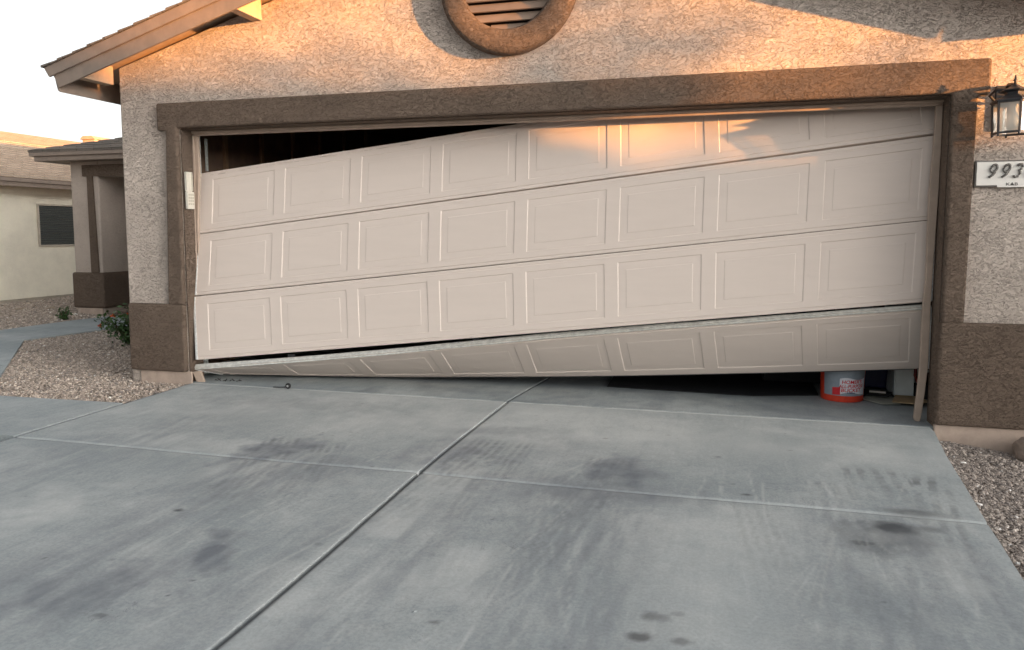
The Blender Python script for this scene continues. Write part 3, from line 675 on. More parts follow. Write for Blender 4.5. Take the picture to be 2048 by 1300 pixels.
b = MB(); b.lathe((LX, LY, 0), [(0, 2.155), (.004, 2.150), (.006, 2.13), (.012, 2.122), (.006, 2.114), (.009, 2.10), (0, 2.095)], 10); b.go('finial', 'black_metal', lamp, smooth=True)
hexp = [(LX + .112 * math.cos(R(30 + 60 * k)), LY + .112 * math.sin(R(30 + 60 * k))) for k in range(6)]
hexb = [(LX + .104 * math.cos(R(30 + 60 * k)), LY + .104 * math.sin(R(30 + 60 * k))) for k in range(6)]
b = MB()
for k in range(6):
    (x0, y0), (x1, y1) = hexp[k], hexp[(k + 1) % 6]; (u0, v0), (u1, v1) = hexb[k], hexb[(k + 1) % 6]
    b.bar((x0, y0, 1.997), (u0, v0, 1.812), .011, .011, (0, 1, 0)); b.bar((u0, v0, 1.818), (u1, v1, 1.818), .009, .012); b.bar((x0, y0, 1.992), (x1, y1, 1.992), .009, .010)
    b.lathe((u0, v0, 0), [(0, 1.798), (.007, 1.805), (.006, 1.815)], 8)
b.go('cage', 'black_metal', lamp)
for k in range(6):
    (x0, y0), (x1, y1) = hexp[k], hexp[(k + 1) % 6]; (u0, v0), (u1, v1) = hexb[k], hexb[(k + 1) % 6]
    s_ = .96; f = lambda x, y, z: (LX + (x - LX) * s_, LY + (y - LY) * s_, z)
    mesh('pane', [f(x0, y0, 1.987), f(x1, y1, 1.987), f(u1, v1, 1.824), f(u0, v0, 1.824)], [(0, 1, 2, 3)], 'glass', lamp)
b = MB(); b.lathe((LX, LY, 0), [(0, 1.97), (.018, 1.968), (.019, 1.945), (.024, 1.93), (.036, 1.905), (.041, 1.88), (.036, 1.858), (.022, 1.845), (0, 1.840)], 20); b.go('bulb', 'bulb', lamp, smooth=True)
b = MB(); b.lathe((LX, LY, 0), [(0, 1.996), (.022, 1.996), (.022, 1.968), (0, 1.966)], 14); b.go('socket', 'sign', lamp)

# ------------------------------------------------------------------ house number sign
SX0, SX1, SZ0, SZ1 = 5.677, 6.075, 1.515, 1.674
sign = empty('address_sign', (5.87, -.02, 1.59), 'white house number plate with slanted grey numerals below the lantern', 'sign')
b = MB(); b.box(SX0, SX1, -.022, -.001, SZ0, SZ1); b.go('frame', 'sign_trim', sign, bev=.004)
b = MB(); b.box(SX0 + .009, SX1 - .009, -.026, -.0225, SZ0 + .009, SZ1 - .009); b.box(5.80, 5.947, -.0262, -.0226, SZ0 - .004, SZ0 + .012); b.go('plate', 'sign', sign, bev=.0015)
def stroke_digit(ch, cx, cz, h):
    w_ = h * .5; sh = .32
    def P(x, z): return (cx + (x * w_) + (z - .5) * h * sh, -.031, cz + (z - .5) * h)
    if ch in '96':
        pts = [(.42 * math.cos(t), .70 + .28 * math.sin(t)) for t in [R(k * 24 - 10) for k in range(16)]]
        tail = [(.42, .66), (.36, .42), (.16, .18), (-.22, .0)]
        if ch == '6': pts = [(-x, 1 - z) for x, z in pts]; tail = [(-x, 1 - z) for x, z in tail]
        return [[P(*p) for p in pts], [P(*p) for p in tail]]
    pts = [(-.38, .86), (-.18, .98), (.18, .98), (.38, .82), (.30, .62), (.0, .53), (.26, .46), (.38, .26), (.22, .05), (-.15, .0), (-.42, .12)]
    return [[P(*p) for p in pts]]
b = MB(); SXC = 5.876
for ch, cx in zip('9936', (5.772, 5.842, 5.908, 5.975)):
    for line in stroke_digit(ch, cx, 1.610, .078): b.tube(line, .0072, 8)
b.go('numerals', 'numeral', sign, smooth=True)
V, F = text_mesh('K\u0394B', .024, .0, .0003, .0008)
b = MB(); b.add([(5.878 + v.x * 1.45, -.0272 - v.z, 1.529 + v.y) for v in V], F); b.go('lettering', 'numeral', sign)

# ------------------------------------------------------------------ things inside the garage opening
BXc, BYc, BR = 5.085, .745, .158
bk = empty('bucket', (BXc, BYc, 0), 'orange plastic bucket with grey printed label standing inside the garage', 'bucket')
b = MB(); b.lathe((BXc, BYc, 0), [(0, .004), (.132, .004), (.142, .0), (.146, .004), (.148, .03), (.160, .36), (.166, .362), (.166, .37), (.156, .37), (.144, .03), (.0, .03)], 56); b.go('bucket_body', 'orange', bk, smooth=False)
def rad(z): return .1485 + .0119 * (z - .03) / .33
def wrap(a, z, off): r_w = rad(z) + off; return (BXc + r_w * math.sin(a), BYc - r_w * math.cos(a), z)
def patch(a0, a1, zf0, zf1, off, n=24):
    V = []; F = []
    for i in range(n + 1):
        t = i / n; a = a0 + (a1 - a0) * t
        V += [wrap(a, zf0(t), off), wrap(a, zf1(t), off)]
    for i in range(n): F.append((2 * i, 2 * i + 2, 2 * i + 3, 2 * i + 1))
    return V, F
view = math.atan2(4.1865 - BXc, 5.29 + BYc) 
A = lambda d: -view * 1.0 + R(d) if False else R(d) - abs(view)
b = MB(); b.add(*patch(A(-52), A(75), lambda t: .048, lambda t: .30, .0010)); b.go('label', 'lbl_grey', bk)
b = MB(); b.add(*patch(A(-6), A(70), lambda t: .060 + .012 * math.sin(t * 5) + .010 * t, lambda t: .176 + .008 * math.sin(t * 7), .0022)); b.go('label_patch', 'lbl_white', bk)
b = MB(); b.add(*patch(A(-25), A(-4), lambda t: .052 + .004 * t, lambda t: .108 + .006 * t, .0022)); b.go('label_print', 'lbl_red', bk)
b = MB()
for body, z, sz, ac in (("HOMER'S", .152, .036, 27), ('ALL-PURPOSE', .121, .034, 27), ('BUCKET', .091, .036, 25)):
    V, F = text_mesh(body, sz, .12, .0007, .0)
    k = .118 * (1.0 if body != 'ALL-PURPOSE' else 1.25) / max(max(v.x for v in V) - min(v.x for v in V), 1e-3)
    b.add([wrap(A(ac) + v.x * k * 1.25 / .15, z + v.y + v.x * k * .03, .0032) for v in V], F)
b.go('lettering', 'lbl_red', bk)
V, F = text_mesh('5 Gallons', .015, .15, .0004, .0); b = MB(); b.add([wrap(A(24) + v.x / .15, .073 + v.y, .0032) for v in V], F); b.go('lettering', 'lbl_navy', bk)
b = MB(); b.tube([wrap(R(-90), .34, .004)] + [(BXc + .17 * math.cos(R(t)), BYc + .02, .34 + .0 * t) for t in (180,)] + [(BXc - .168 + .336 * i / 8, BYc - .17 * math.sin(math.pi * i / 8), .335 - .0 * i) for i in range(9)], .003, 6); b.go('handle', 'galv', bk)

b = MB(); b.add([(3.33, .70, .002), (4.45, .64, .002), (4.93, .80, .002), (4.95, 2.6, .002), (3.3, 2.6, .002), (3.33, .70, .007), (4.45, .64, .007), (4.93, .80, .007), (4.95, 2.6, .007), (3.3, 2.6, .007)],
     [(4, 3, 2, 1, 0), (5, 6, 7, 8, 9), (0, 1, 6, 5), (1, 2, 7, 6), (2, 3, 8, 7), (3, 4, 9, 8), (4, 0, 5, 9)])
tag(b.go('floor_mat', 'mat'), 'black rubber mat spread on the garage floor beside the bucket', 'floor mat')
t = empty('storage_tote', (5.36, 1.3, 0), 'dark blue plastic tote behind the orange bucket', 'storage tote')
b = MB(); b.prism([(5.17, .02), (5.46, .02), (5.48, .36), (5.15, .36)], 'Y', 1.12, 1.62); b.go('tote_body', 'navy', t, bev=.015)
b = MB(); b.box(5.135, 5.485, 1.10, 1.64, .361, .385); b.go('lid', 'navy', t, bev=.006)
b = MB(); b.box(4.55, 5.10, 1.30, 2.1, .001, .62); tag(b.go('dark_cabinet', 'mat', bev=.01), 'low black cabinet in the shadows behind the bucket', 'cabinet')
cb = empty('shelf_unit', (5.6, 1., 0), 'pale melamine shelf unit end standing at the right garage wall', 'shelf unit')
b = MB(); b.box(5.475, 5.60, .875, .893, .012, .95); b.go('front_panel', 'whitebox', cb, bev=.002)
b = MB(); b.box(5.470, 5.488, .894, 1.35, .012, .95); b.box(5.489, 5.77, 1.332, 1.35, .012, .95); b.go('side_panel', 'whitebox', cb, bev=.002)
for z in (.20, .60): MB().box(5.489, 5.77, .894, 1.33, z, z + .018).go('shelf', 'whitebox', cb)
b = MB(); b.tube([(5.615, .85, .40), (5.600, .845, .26), (5.598, .84, .18), (5.615, .835, .135), (5.65, .835, .12)], .011, 8); tag(b.go('red_hose', 'red_cord', smooth=True), 'dark red hose looped beside the pale shelf unit', 'hose')
b = MB(); b.box(5.61, 5.70, .86, .95, .001, .11); tag(b.go('power_brick', 'rubber', bev=.012), 'small black box on the floor under the red hose', 'box')
def sheet(name, poly, z, tilt, mat, label, cat, th=.004):
    V = [(x, y, z + tilt * i) for i, (x, y) in enumerate(poly)]; V += [(x, y, z_ - th) for x, y, z_ in V]; n = len(poly)
    return tag(mesh(name, V, [tuple(range(n))] + [tuple(range(2 * n - 1, n - 1, -1))] + [(i, n + i, n + (i + 1) % n, (i + 1) % n) for i in range(n)], mat), label, cat)
sheet('cardboard_sheet', [(5.21, .74), (5.33, .57), (5.46, .60), (5.44, .82), (5.30, .86)], .010, .002, 'card_g', 'grey-brown crumpled cardboard between the bucket and the shelf unit', 'cardboard')
sheet('cardboard_flap', [(5.40, .60), (5.55, .55), (5.66, .64), (5.60, .80), (5.46, .80)], .026, .003, 'card', 'tan cardboard flap lying under the pale shelf unit', 'cardboard')
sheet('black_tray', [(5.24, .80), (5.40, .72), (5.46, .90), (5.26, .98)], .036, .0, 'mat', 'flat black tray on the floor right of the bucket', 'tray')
b = MB(); b.bar((5.29, .84, .048), (5.40, .82, .048), .03, .012); tag(b.go('paint_stick', 'white_pl'), 'short white stick lying on the flat black tray', 'stick')

# roller fallen on threshold
ro = empty('door_roller', (.89, 0, 0), 'loose black door roller with steel stem on the threshold', 'roller')
b = MB(); b.lathe((.885, -.030, .024), [(.008, -.008), (.020, -.008), (.023, -.005), (.023, .005), (.020, .008), (.008, .008)], 24, 'Y'); b.go('wheel', 'rubber', ro)
b = MB(); b.lathe((.885, -.030, .024), [(0, -.0095), (.0085, -.0095), (.0085, .0095), (0, .0095)], 16, 'Y'); b.go('hub', 'galv', ro)
b = MB(); b.tube([(.875, -.016, .013), (.80, -.015, .006), (.745, -.02, .006)], .0045, 8); b.go('stem', 'black_metal', ro)

# ------------------------------------------------------------------ porch wing of the house
pw = empty('porch', (-4.6, 4.2, 0), 'shaded front porch with square stucco column behind the garage corner', 'porch')
cx0, cx1, cy0 = -5.115, -4.615, 3.88
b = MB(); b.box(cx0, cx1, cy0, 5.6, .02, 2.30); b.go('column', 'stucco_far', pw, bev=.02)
b = MB(); b.box(cx0 - .035, cx1 + .035, cy0 - .035, 5.62, .13, .66); b.go('base_band', 'brown', pw, bev=.03, seg=3)
b = MB(); b.box(cx0 + .07, cx1 - .02, cy0 - .015, 5.58, -.05, .129); b.go('foundation', 'found', pw)
b = MB(); b.prism([(-4.80, .661), (-4.80, 2.07), (-4.88, 2.07), (-4.88, 2.235), (-.64, 2.235), (-.64, 2.07), (-4.70, 2.07), (-4.66, .661)], 'Y', cy0 - .03, cy0 + .001); b.go('header_trim', 'brown', pw, bev=.01)
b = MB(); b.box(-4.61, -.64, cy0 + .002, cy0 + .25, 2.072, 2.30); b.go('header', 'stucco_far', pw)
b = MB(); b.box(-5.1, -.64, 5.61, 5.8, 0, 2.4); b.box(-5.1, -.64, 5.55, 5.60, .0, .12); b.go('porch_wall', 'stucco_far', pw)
b = MB(); b.box(-4.6, -.64, cy0 + .252, 5.6, 2.25, 2.30); b.go('porch_ceiling', 'soffit', pw)
ex0, ey0, ez = -5.52, 3.55, 2.425
ky = 5.0
Vr = [(ex0, ey0, ez), (-.6, ey0, ez), (-.6, ey0 + ky, ez + SL * ky), (ex0 + ky, ey0 + ky, ez + SL * ky), (ex0, ey0 + 2 * ky, ez)]
o = mesh('roof', Vr + [(x, y, z - .02) for x, y, z in Vr], [(0, 1, 2, 3), (0, 3, 4), (5, 8, 7, 6), (5, 9, 8), (0, 5, 6, 1), (0, 4, 9, 5), (1, 6, 7, 2), (2, 7, 8, 3), (3, 8, 9, 4)], 'shingle', pw); uv_slope(o, (1, 0, 0), (0, 1, SL))
b = MB()
for i in range(10):
    y = ey0 + i * .16; b.prism([(y - .004, ez + SL * (i * .16) + .004), (y + .17, ez + SL * (i * .16 + .17) + .002), (y + .17, ez + SL * (i * .16 + .17) + .004), (y - .004, ez + SL * (i * .16) + .016)], 'X', ex0 + i * .16, -.6)
o = b.go('roof_shingles', 'shingle', pw); uv_slope(o, (1, 0, 0), (0, 1, SL))
b = MB(); b.box(ex0 + .01, -.6, ey0 + .005, ey0 + .03, ez - .075, ez - .021); b.box(ex0 + .01, ex0 + .035, ey0 + .031, 9, ez - .075, ez - .021)
b.box(ex0 + .07, -.6, ey0 + .035, ey0 + .06, ez - .145, ez - .05); b.box(ex0 + .07, ex0 + .095, ey0 + .061, 9, ez - .145, ez - .05); b.go('fascia', 'fascia', pw, bev=.003)
b = MB(); b.box(ex0 + .1, -.6, ey0 + .061, cy0 - .03, ez - .14, ez - .12); b.box(ex0 + .1, cx0, cy0 - .029, 9, ez - .14, ez - .12); b.go('soffit', 'fascia', pw)

# ------------------------------------------------------------------ neighbour's house
nb = empty('neighbor_house', (-9, 7, 0), 'cream stucco neighbour house with tan shingle roof beyond the side yard', 'house')
b = MB(); b.box(-14, -7.5, 2.0, 14, .11, 2.17); b.go('wall', 'stucco_white', nb)
b = MB(); b.box(-13.98, -7.53, 2.03, 13.97, -.1, .109); b.go('foundation', 'foundw', nb)
ex, ez2 = -7.06, 2.16; ns = .34; run2 = 3.75; y0n, y1n = 1.6, 14.4
V = [(ex, y0n, ez2), (ex, y1n, ez2), (ex - run2, y1n - run2, ez2 + ns * run2), (ex - run2, y0n + run2, ez2 + ns * run2), (ex - 2 * run2, y0n, ez2), (ex - 2 * run2, y1n, ez2)]
o = mesh('roof', V, [(0, 1, 2, 3), (0, 3, 4), (1, 5, 2), (3, 2, 5, 4), (0, 4, 5, 1)], 'shingle_tan', nb); uv_slope(o, (0, 1, 0), (-.95, 0, .3))
b = MB()
for i in range(18):
    t = i * .16; x = ex - t; z = ez2 + ns * t; b.prism([(x + .006, z + .002), (x - .165, z + ns * .165 + .002), (x - .165, z + ns * .165 + .004), (x + .006, z + .016)], 'Y', y0n + t, y1n - t)
o = b.go('roof_shingles', 'shingle_tan', nb); uv_slope(o, (0, 1, 0), (-.95, 0, .3))
b = MB(); b.box(ex - .03, ex, y0n, y1n, ez2 - .065, ez2 - .004); b.box(ex - .06, ex - .031, y0n, y1n, ez2 - .14, ez2 - .02); b.go('fascia', 'fascia', nb)
b = MB(); b.box(-7.5, ex - .061, y0n, y1n, ez2 - .10, ez2 - .085); b.go('soffit', 'fascia', nb)
wy0, wy1, wz0, wz1 = 5.50, 6.28, 1.035, 1.735
wn = MB(); wn.box(-7.499, -7.478, wy0 - .035, wy0, wz0 - .03, wz1 + .03); wn.box(-7.499, -7.478, wy1, wy1 + .035, wz0 - .03, wz1 + .03); wn.box(-7.499, -7.478, wy0, wy1, wz0 - .03, wz0); wn.box(-7.499, -7.478, wy0, wy1, wz1, wz1 + .03)
wf = wn.go('window', 'foundw', nb)
b = MB()
for i in range(22): z = wz0 + i * (wz1 - wz0) / 22; b.add([(-7.496, wy0, z), (-7.496, wy1, z), (-7.482, wy1, z + .022), (-7.482, wy0, z + .022), (-7.498, wy0, z + .031), (-7.498, wy1, z + .031)], [(0, 1, 2, 3), (3, 2, 5, 4), (0, 4, 5, 1), (0, 3, 4), (1, 5, 2)])
b.go('sun_screen', 'screen', wf)
b = MB(); b.box(-10.9, -10.55, 10.0, 10.5, 3.25, 3.52); b.prism([(-10.95, 3.52), (-10.5, 3.52), (-10.6, 3.60), (-10.85, 3.60)], 'Y', 9.96, 10.54); b.go('roof_vent', 'soffit', nb)

# ------------------------------------------------------------------ plants
def plant(name, label, cat, c, r, h, nleaf, ls, flowers, stems=9):
    e = empty(name, c, label, cat); rr = random.Random(int(c[0] * 100)); b = MB(); tips = []
    for i in range(stems):
        a = rr.uniform(0, 2 * math.pi); d = rr.uniform(.25, 1) * r; hh = h * rr.uniform(.45, 1)
        p = [(c[0], c[1], c[2]), (c[0] + d * .35 * math.cos(a), c[1] + d * .35 * math.sin(a), c[2] + hh * .55), (c[0] + d * math.cos(a), c[1] + d * math.sin(a), c[2] + hh)]
        b.tube(p, [.006, .004, .002], 5); tips.append(p)
    b.go('stem', 'bark', e)
    b = MB()
    for i in range(nleaf):
        p = rr.choice(tips); t = rr.uniform(.15, 1); q = Vector(p[0]).lerp(Vector(p[1]), t * 2) if t < .5 else Vector(p[1]).lerp(Vector(p[2]), t * 2 - 1)
        q += Vector((rr.gauss(0, .03), rr.gauss(0, .03), rr.gauss(0, .025))) * (r / .25); q.z = max(q.z, c[2] + .01)
        d = Vector((rr.gauss(0, 1), rr.gauss(0, 1), rr.gauss(.2, .6))).normalized(); s_ = d.cross(Vector((rr.gauss(0, 1), rr.gauss(0, 1), 1))).normalized(); l = ls * rr.uniform(.6, 1.3)
        b.add([q, q + d * l * .5 + s_ * l * .28, q + d * l, q + d * l * .5 - s_ * l * .28], [(0, 1, 2, 3)])
    b.go('foliage', 'leaf', e)
    if flowers:
        for i in range(flowers):
            p = rr.choice(tips); b = MB(); q = Vector(p[2]) + Vector((0, -.02, .01))
            for k in range(14):
                d = Vector((rr.gauss(0, 1), rr.gauss(0, 1), abs(rr.gauss(0, 1)))).normalized(); s_ = d.cross(Vector((1, .3, .2))).normalized()
                b.add([q, q + d * .02 + s_ * .013, q + d * .034, q + d * .02 - s_ * .013], [(0, 1, 2, 3)])
            b.go('flower', 'flower', e)
plant('flowering_bush', 'low green bush with orange flowers behind the garage corner', 'bush', (-2.08, 1.66, .0), .44, .42, 1900, .055, 9, 34)
plant('small_shrub', 'tiny green shrub at the porch column foot beside the path', 'shrub', (-4.68, 3.22, .0), .14, .22, 260, .045, 0, 10)
plant('weed', 'thin weed at the edge where the path meets the gravel', 'weed', (-2.20, .06, -.02), .09, .05, 26, .035, 0, 5)

# ------------------------------------------------------------------ gravel stones
def in_poly(px, py, poly):
    c = np.zeros(len(px), bool); n = len(poly)
    for i in range(n):
        x0, y0 = poly[i]; x1, y1 = poly[(i + 1) % n]
        if y0 == y1: continue
        k = ((y0 > py) != (y1 > py)) & (px < (x1 - x0) * (py - y0) / (y1 - y0) + x0); c ^= k
    return c
BV = np.array([(1, 0, 0), (-1, 0, 0), (0, 1, 0), (0, -1, 0), (0, 0, 1), (0, 0, -1), (.6, .6, .5), (-.6, -.55, .5), (.55, -.6, .45), (-.6, .6, .45)], float)
BF = [(4, 6, 8), (4, 8, 7), (4, 7, 9), (4, 9, 6), (0, 8, 6), (3, 7, 8), (1, 9, 7), (2, 6, 9), (0, 3, 8), (3, 1, 7), (1, 2, 9), (2, 0, 6), (0, 5, 3), (3, 5, 1), (1, 5, 2), (2, 5, 0)]
def stones(name, label, px, py, size, zfun, pal):
    n = len(px); s = size * np.exp(rng.normal(0, .34, n)); s = np.clip(s, size * .4, size * 2.6)
    base = BV[None] * (1 + rng.uniform(-.28, .28, (n, len(BV), 1)))
    base *= np.stack([np.ones(n), rng.uniform(.6, 1, n), rng.uniform(.45, .8, n)], 1)[:, None, :]
    a = rng.uniform(0, 2 * np.pi, n); tl = rng.normal(0, .35, n); ca, sa = np.cos(a), np.sin(a); ct, st = np.cos(tl), np.sin(tl)
    x = base[..., 0] * ct[:, None] - base[..., 2] * st[:, None]; z = base[..., 0] * st[:, None] + base[..., 2] * ct[:, None]; y = base[..., 1]
    X = x * ca[:, None] - y * sa[:, None]; Y = x * sa[:, None] + y * ca[:, None]
    P = np.stack([px[:, None] + X * s[:, None], py[:, None] + Y * s[:, None], (zfun(px, py) + s * .25 + rng.uniform(0, size * .5, n))[:, None] + z * s[:, None]], 2)
    nv = len(BV); F = (np.array(BF)[None] + (np.arange(n) * nv)[:, None, None]).reshape(-1, 3)
    me = bpy.data.meshes.new(name); me.from_pydata(P.reshape(-1, 3).tolist(), [], F.tolist()); me.update(); me.materials.append(M['stones'])
    pal = np.array(pal); pick = rng.choice(len(pal), n, p=[.34, .26, .22, .12, .05, .01]); col = pal[pick] * rng.uniform(.82, 1.18, (n, 1))
    cc = np.ones((n, nv, 4), np.float32); cc[..., :3] = col[:, None, :]
    at = me.color_attributes.new('tone', 'FLOAT_COLOR', 'POINT'); at.data.foreach_set('color', cc.ravel())
    o = bpy.data.objects.new(name, me); link(o); return tag(o, label, 'gravel', kind='stuff')
PAL = [(.44, .37, .31), (.34, .285, .24), (.54, .45, .375), (.28, .245, .22), (.64, .56, .48), (.82, .79, .74)]
PALR = [(.32, .275, .24), (.25, .215, .19), (.40, .345, .30), (.20, .175, .16), (.52, .455, .40), (.78, .75, .71)]
zsoft = lambda x, y: ground_z(x, y) + .018 * (fbm(x, y, 1.1, 3, 5) - .5)
n = 70000; px = rng.uniform(-3.6, -.02, n); py = rng.uniform(-.80, 3.0, n)
island = [(-.05, -.735), (-1.2, -.775), (-1.83, -.22), (-3.52, 1.55), (-3.28, 2.66), (-2.6, 2.9), (-.66, 2.9), (-.66, -.0), (-.04, -.0)]
k = in_poly(px, py, island); px, py = px[k], py[k]
zi = lambda x, y: np.maximum(zsoft(x, y), .0129 * y - .028) + .004
stones('gravel', 'tan crushed gravel in the bed between driveway and front path', px, py, .0080, zi, PAL)
n = 42000; px = rng.uniform(-7.5, -4.2, n); py = rng.uniform(1.2, 6.5, n)
k = ~in_poly(px, py, walk) & ~((px > cx0) & (py > cy0)) & (px < -.9 * 0 - 4.2); px, py = px[k], py[k]
stones('gravel', 'brown gravel of the side yard below the cream house wall', px, py, .012, zi, PAL)
n = 76000; py = -4.2 + rng.random(n) * 4.18; rt = np.interp(py, [-8, -4, -2.2, -1.63, -.58, -.12, 0.], [4.95, 5.16, 5.285, 5.335, 5.44, 5.50, 5.50]); px = rt + rng.random(n) ** 1.1 * 1.7
k = (px > rt + .004) & ~((py > -.04)); px, py = px[k], py[k]
def zr(x, y): return zsoft(x, y) + .006
stones('gravel', 'grey-brown gravel strip right of the driveway', px, py, .0070, zr, PALR)
b = MB(); rr = random.Random(3)
for (x, y, l) in ((-5.9, 4.75, .35), (-6.25, 4.35, .22), (-6.6, 4.05, .25), (-5.55, 4.95, .2)):
    a = rr.uniform(-.3, .5)
    for k in range(6):
        aa = a + rr.gauss(0, .35); b.bar((x, y, .035), (x + l * math.cos(aa), y + l * math.sin(aa) * .6, .03 + rr.uniform(0, .05)), .018, .006)
tag(b.go('dead_frond', 'straw'), 'dry tan frond debris lying on gravel by the cream wall', 'debris', kind='stuff')
# larger rock at the right house corner
def rock(name, label, c, s, seed):
    bm = bmesh.new(); bmesh.ops.create_icosphere(bm, subdivisions=3, radius=1.); rr = np.random.default_rng(seed); off = rr.uniform(0, 50, 3)
    for v in bm.verts:
        k = 1 + .45 * (float(fbm(np.array([v.co.x + off[0]]), np.array([v.co.y + v.co.z * 1.7 + off[1]]), 1.3, 3, seed)[0]) - .5)
        v.co = Vector((v.co.x * s[0] * k, v.co.y * s[1] * k, v.co.z * s[2] * k)) + Vector(c)
    me = bpy.data.meshes.new(name); bm.to_mesh(me); bm.free(); me.materials.append(M['rock']); o = bpy.data.objects.new(name, me); link(o); return tag(o, label, 'rock')
rock('rock', 'tan landscape rock at the right end of the foundation', (6.01, -.14, -.09), (.075, .10, .10), 3)

# ------------------------------------------------------------------ across the street (behind the camera): unseen road, houses and tree added to block and dapple the light
sx, sy = math.sin(SUN_AZ), math.cos(SUN_AZ); px_, py_ = -sy, sx      # along / across the light
def L(d, t, z=0): return (2.7 + sx * d + px_ * t, sy * d + py_ * t, z)
M['asphalt'] = plain('asphalt', (.055, .055, .057), .9, 8, .2, .5, 90)
tag(mesh('road', [(-60, -9, -.11), (80, -9, -.11), (80, -17.5, -.16), (-60, -17.5, -.16), (-60, -9, -.3), (80, -9, -.3), (80, -17.5, -.3), (-60, -17.5, -.3)], [(0, 1, 2, 3), (7, 6, 5, 4), (0, 4, 5, 1), (3, 2, 6, 7), (0, 3, 7, 4), (1, 5, 6, 2)], 'asphalt'), kind='structure')  # unseen road, added dark to lessen light bounced onto the door
for (hx, hw, lb) in ((-9, 13, 'wide unseen tan house across the road, added to block horizon light'), (9.5, 12, 'second unseen tan house across the road, added to block horizon light')):  # unseen houses added to hold back light from the horizon
    h_ = empty('skylight_block_house', (hx, -27, 0), lb, 'house', 'unseen houses added behind the viewer to block horizon light')
    MB().box(hx - hw / 2, hx + hw / 2, -36, -26, -.4, 2.7).go('wall', 'stucco_far', h_)
    mesh('roof', [(hx - hw / 2 - .5, -25.5, 2.7), (hx + hw / 2 + .5, -25.5, 2.7), (hx + hw / 2 + .5, -36.5, 2.7), (hx - hw / 2 - .5, -36.5, 2.7), (hx - 2, -31, 4.5), (hx + 2, -31, 4.5)], [(0, 1, 5, 4), (2, 3, 4, 5), (1, 2, 5), (3, 0, 4), (0, 3, 2, 1)], 'shingle', h_)
    MB().box(hx - 2.6, hx + 2.3, -25.99, -25.9, -.1, 2.1).go('garage_door', 'door', h_)
oh = empty('sun_block_house', L(46, 0), 'low unseen tan house added behind the viewer, roof shaped to block the sun', 'house')
def quadbox(d0, d1, t0, t1, z0, z1):
    V = [L(d0, t0, z0), L(d1, t0, z0), L(d1, t1, z0), L(d0, t1, z0), L(d0, t0, z1), L(d1, t0, z1), L(d1, t1, z1), L(d0, t1, z1)]
    return V, [(0, 3, 2, 1), (4, 5, 6, 7), (0, 1, 5, 4), (1, 2, 6, 5), (2, 3, 7, 6), (3, 0, 4, 7)]
mesh('wall', *quadbox(42, 52, -9, 9, -.5, 2.6), 'stucco_far', oh)
RH = 4.22
prof_ = [(-6.2, 2.9), (-1.9, 5.30), (.14, 4.46), (.42, 3.96), (2.5, 3.78), (7.5, 2.4)]  # roof outline shaped to cut the sun off the lower facade
n_ = len(prof_)
V = [L(41.5, t, z) for t, z in prof_] + [L(52.5, t, z) for t, z in prof_] + [L(d, t, z - .2) for d in (41.5, 52.5) for t, z in prof_]
mesh('roof', V, [(i, i + 1, i + 1 + n_, i + n_) for i in range(n_ - 1)] + [(2 * n_ + i, 3 * n_ + i, 3 * n_ + 1 + i, 2 * n_ + 1 + i) for i in range(n_ - 1)] + [(i, 2 * n_ + i, 2 * n_ + 1 + i, i + 1) for i in range(n_ - 1)] + [(n_ + i, n_ + 1 + i, 3 * n_ + 1 + i, 3 * n_ + i) for i in range(n_ - 1)] + [(0, n_, 3 * n_, 2 * n_), (n_ - 1, 3 * n_ - 1, 4 * n_ - 1, 2 * n_ - 1)], 'shingle_tan', oh)
g_ = [(t, z - .21) for t, z in prof_] + [(7.4, 1.8), (-6.1, 1.8)]; k_ = len(g_)
mesh('gable', [L(42.1, t, z) for t, z in g_] + [L(42.3, t, z) for t, z in g_], [tuple(range(k_)), tuple(range(2 * k_ - 1, k_ - 1, -1))] + [(i, (i + 1) % k_, k_ + (i + 1) % k_, k_ + i) for i in range(k_)], 'stucco_far', oh)
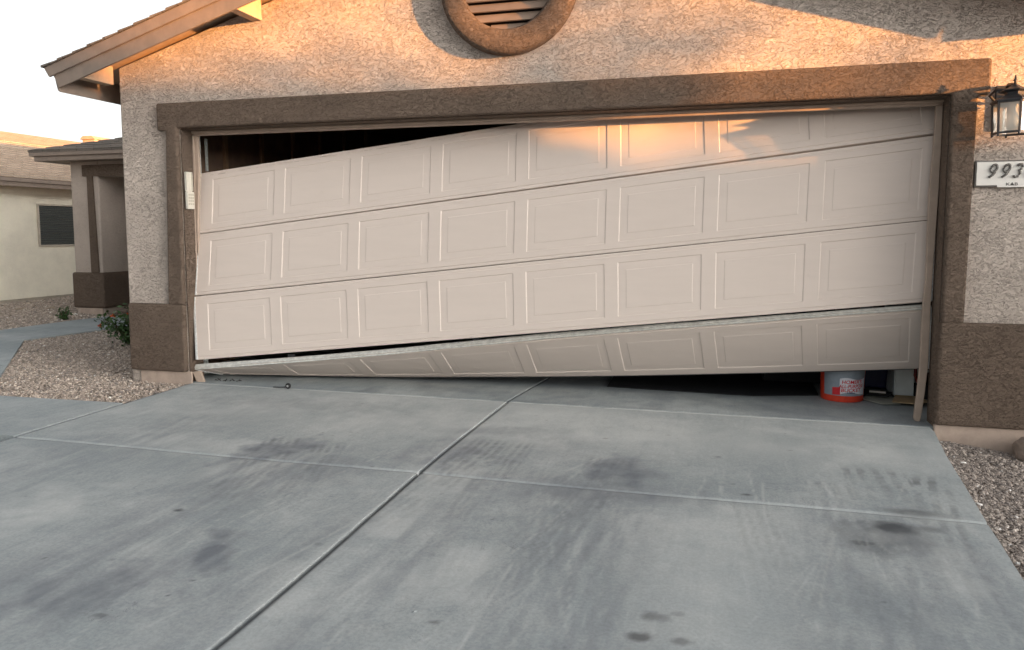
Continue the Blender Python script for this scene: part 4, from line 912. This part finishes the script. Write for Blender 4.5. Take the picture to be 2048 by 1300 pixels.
def desert_tree(d, t, h, label, blobs, seed, nbg, nl):
    x, y, _ = L(d, t); e = empty('street_tree', (x, y, 0), label, 'tree', 'street trees behind the viewer'); rr = random.Random(seed)
    b = MB(); b.tube([(x, y, -.3), (x + .1, y, h * .3), (x, y + .1, h * .6)], [.16, .12, .06], 10); cl = []
    for X, z, rad_ in blobs:      # twig clusters placed to break the evening light on the gable wall
        dd = d + rr.uniform(-.5, .5); c = L(dd, (X - 2.7) * math.sin(math.pi - SUN_AZ) * 0 + (X - 2.7) * abs(sy), z + (dd - (X - 2.7) * sx) * math.tan(SUN_EL)); cl.append((c, rad_))
    for i in range(nbg):
        a = rr.uniform(0, 6.28); q = rr.uniform(.3, 1) * h * .38; z = h * .78 + rr.uniform(-1, 1) * h * .2; cl.append(((x + q * math.cos(a), y + q * math.sin(a), z), .3))
    for c, rad_ in cl: b.tube([(x, y, h * .35), ((x + c[0]) / 2, (y + c[1]) / 2, (h * .45 + c[2]) / 2 + .2), c], [.04, .02, .006], 5)
    b.go('trunk', 'bark', e); b = MB()
    for c, rad_ in cl:
        for i in range(int(nl * rad_ / .3)):
            q = Vector(c) + Vector((rr.gauss(0, rad_), rr.gauss(0, rad_), rr.gauss(0, rad_ * .55))); d_ = Vector((rr.gauss(0, 1), rr.gauss(0, 1), rr.gauss(0, 1))).normalized(); s_ = d_.cross(Vector((rr.gauss(0, 1), 1, rr.gauss(0, 1)))).normalized(); l = rr.uniform(.05, .10)
            b.add([q, q + d_ * l * .5 + s_ * l * .3, q + d_ * l, q + d_ * l * .5 - s_ * l * .3], [(0, 1, 2, 3)])
    b.go('crown', 'leaf2', e)
BL = [(3.35, 2.46, .09), (3.7, 2.66, .085), (3.45, 2.85, .10), (3.95, 2.55, .06), (3.05, 2.5, .07), (2.95, 2.36, .06), (3.15, 2.20, .07), (3.9, 2.18, .06), (2.3, 2.22, .07), (1.6, 2.30, .06), (1.25, 2.58, .045), 
       (3.0, 2.66, .045), (1.9, 2.16, .07), (2.6, 2.14, .08), (3.5, 2.13, .06), (4.35, 2.16, .04), (2.0, 2.02, .08), (2.9, 2.02, .05), (4.0, 2.42, .035)]
desert_tree(17, .3, 4.6, 'small feathery tree across the road, unseen, twigs placed to break the sunlight', BL, 4, 10, 110)
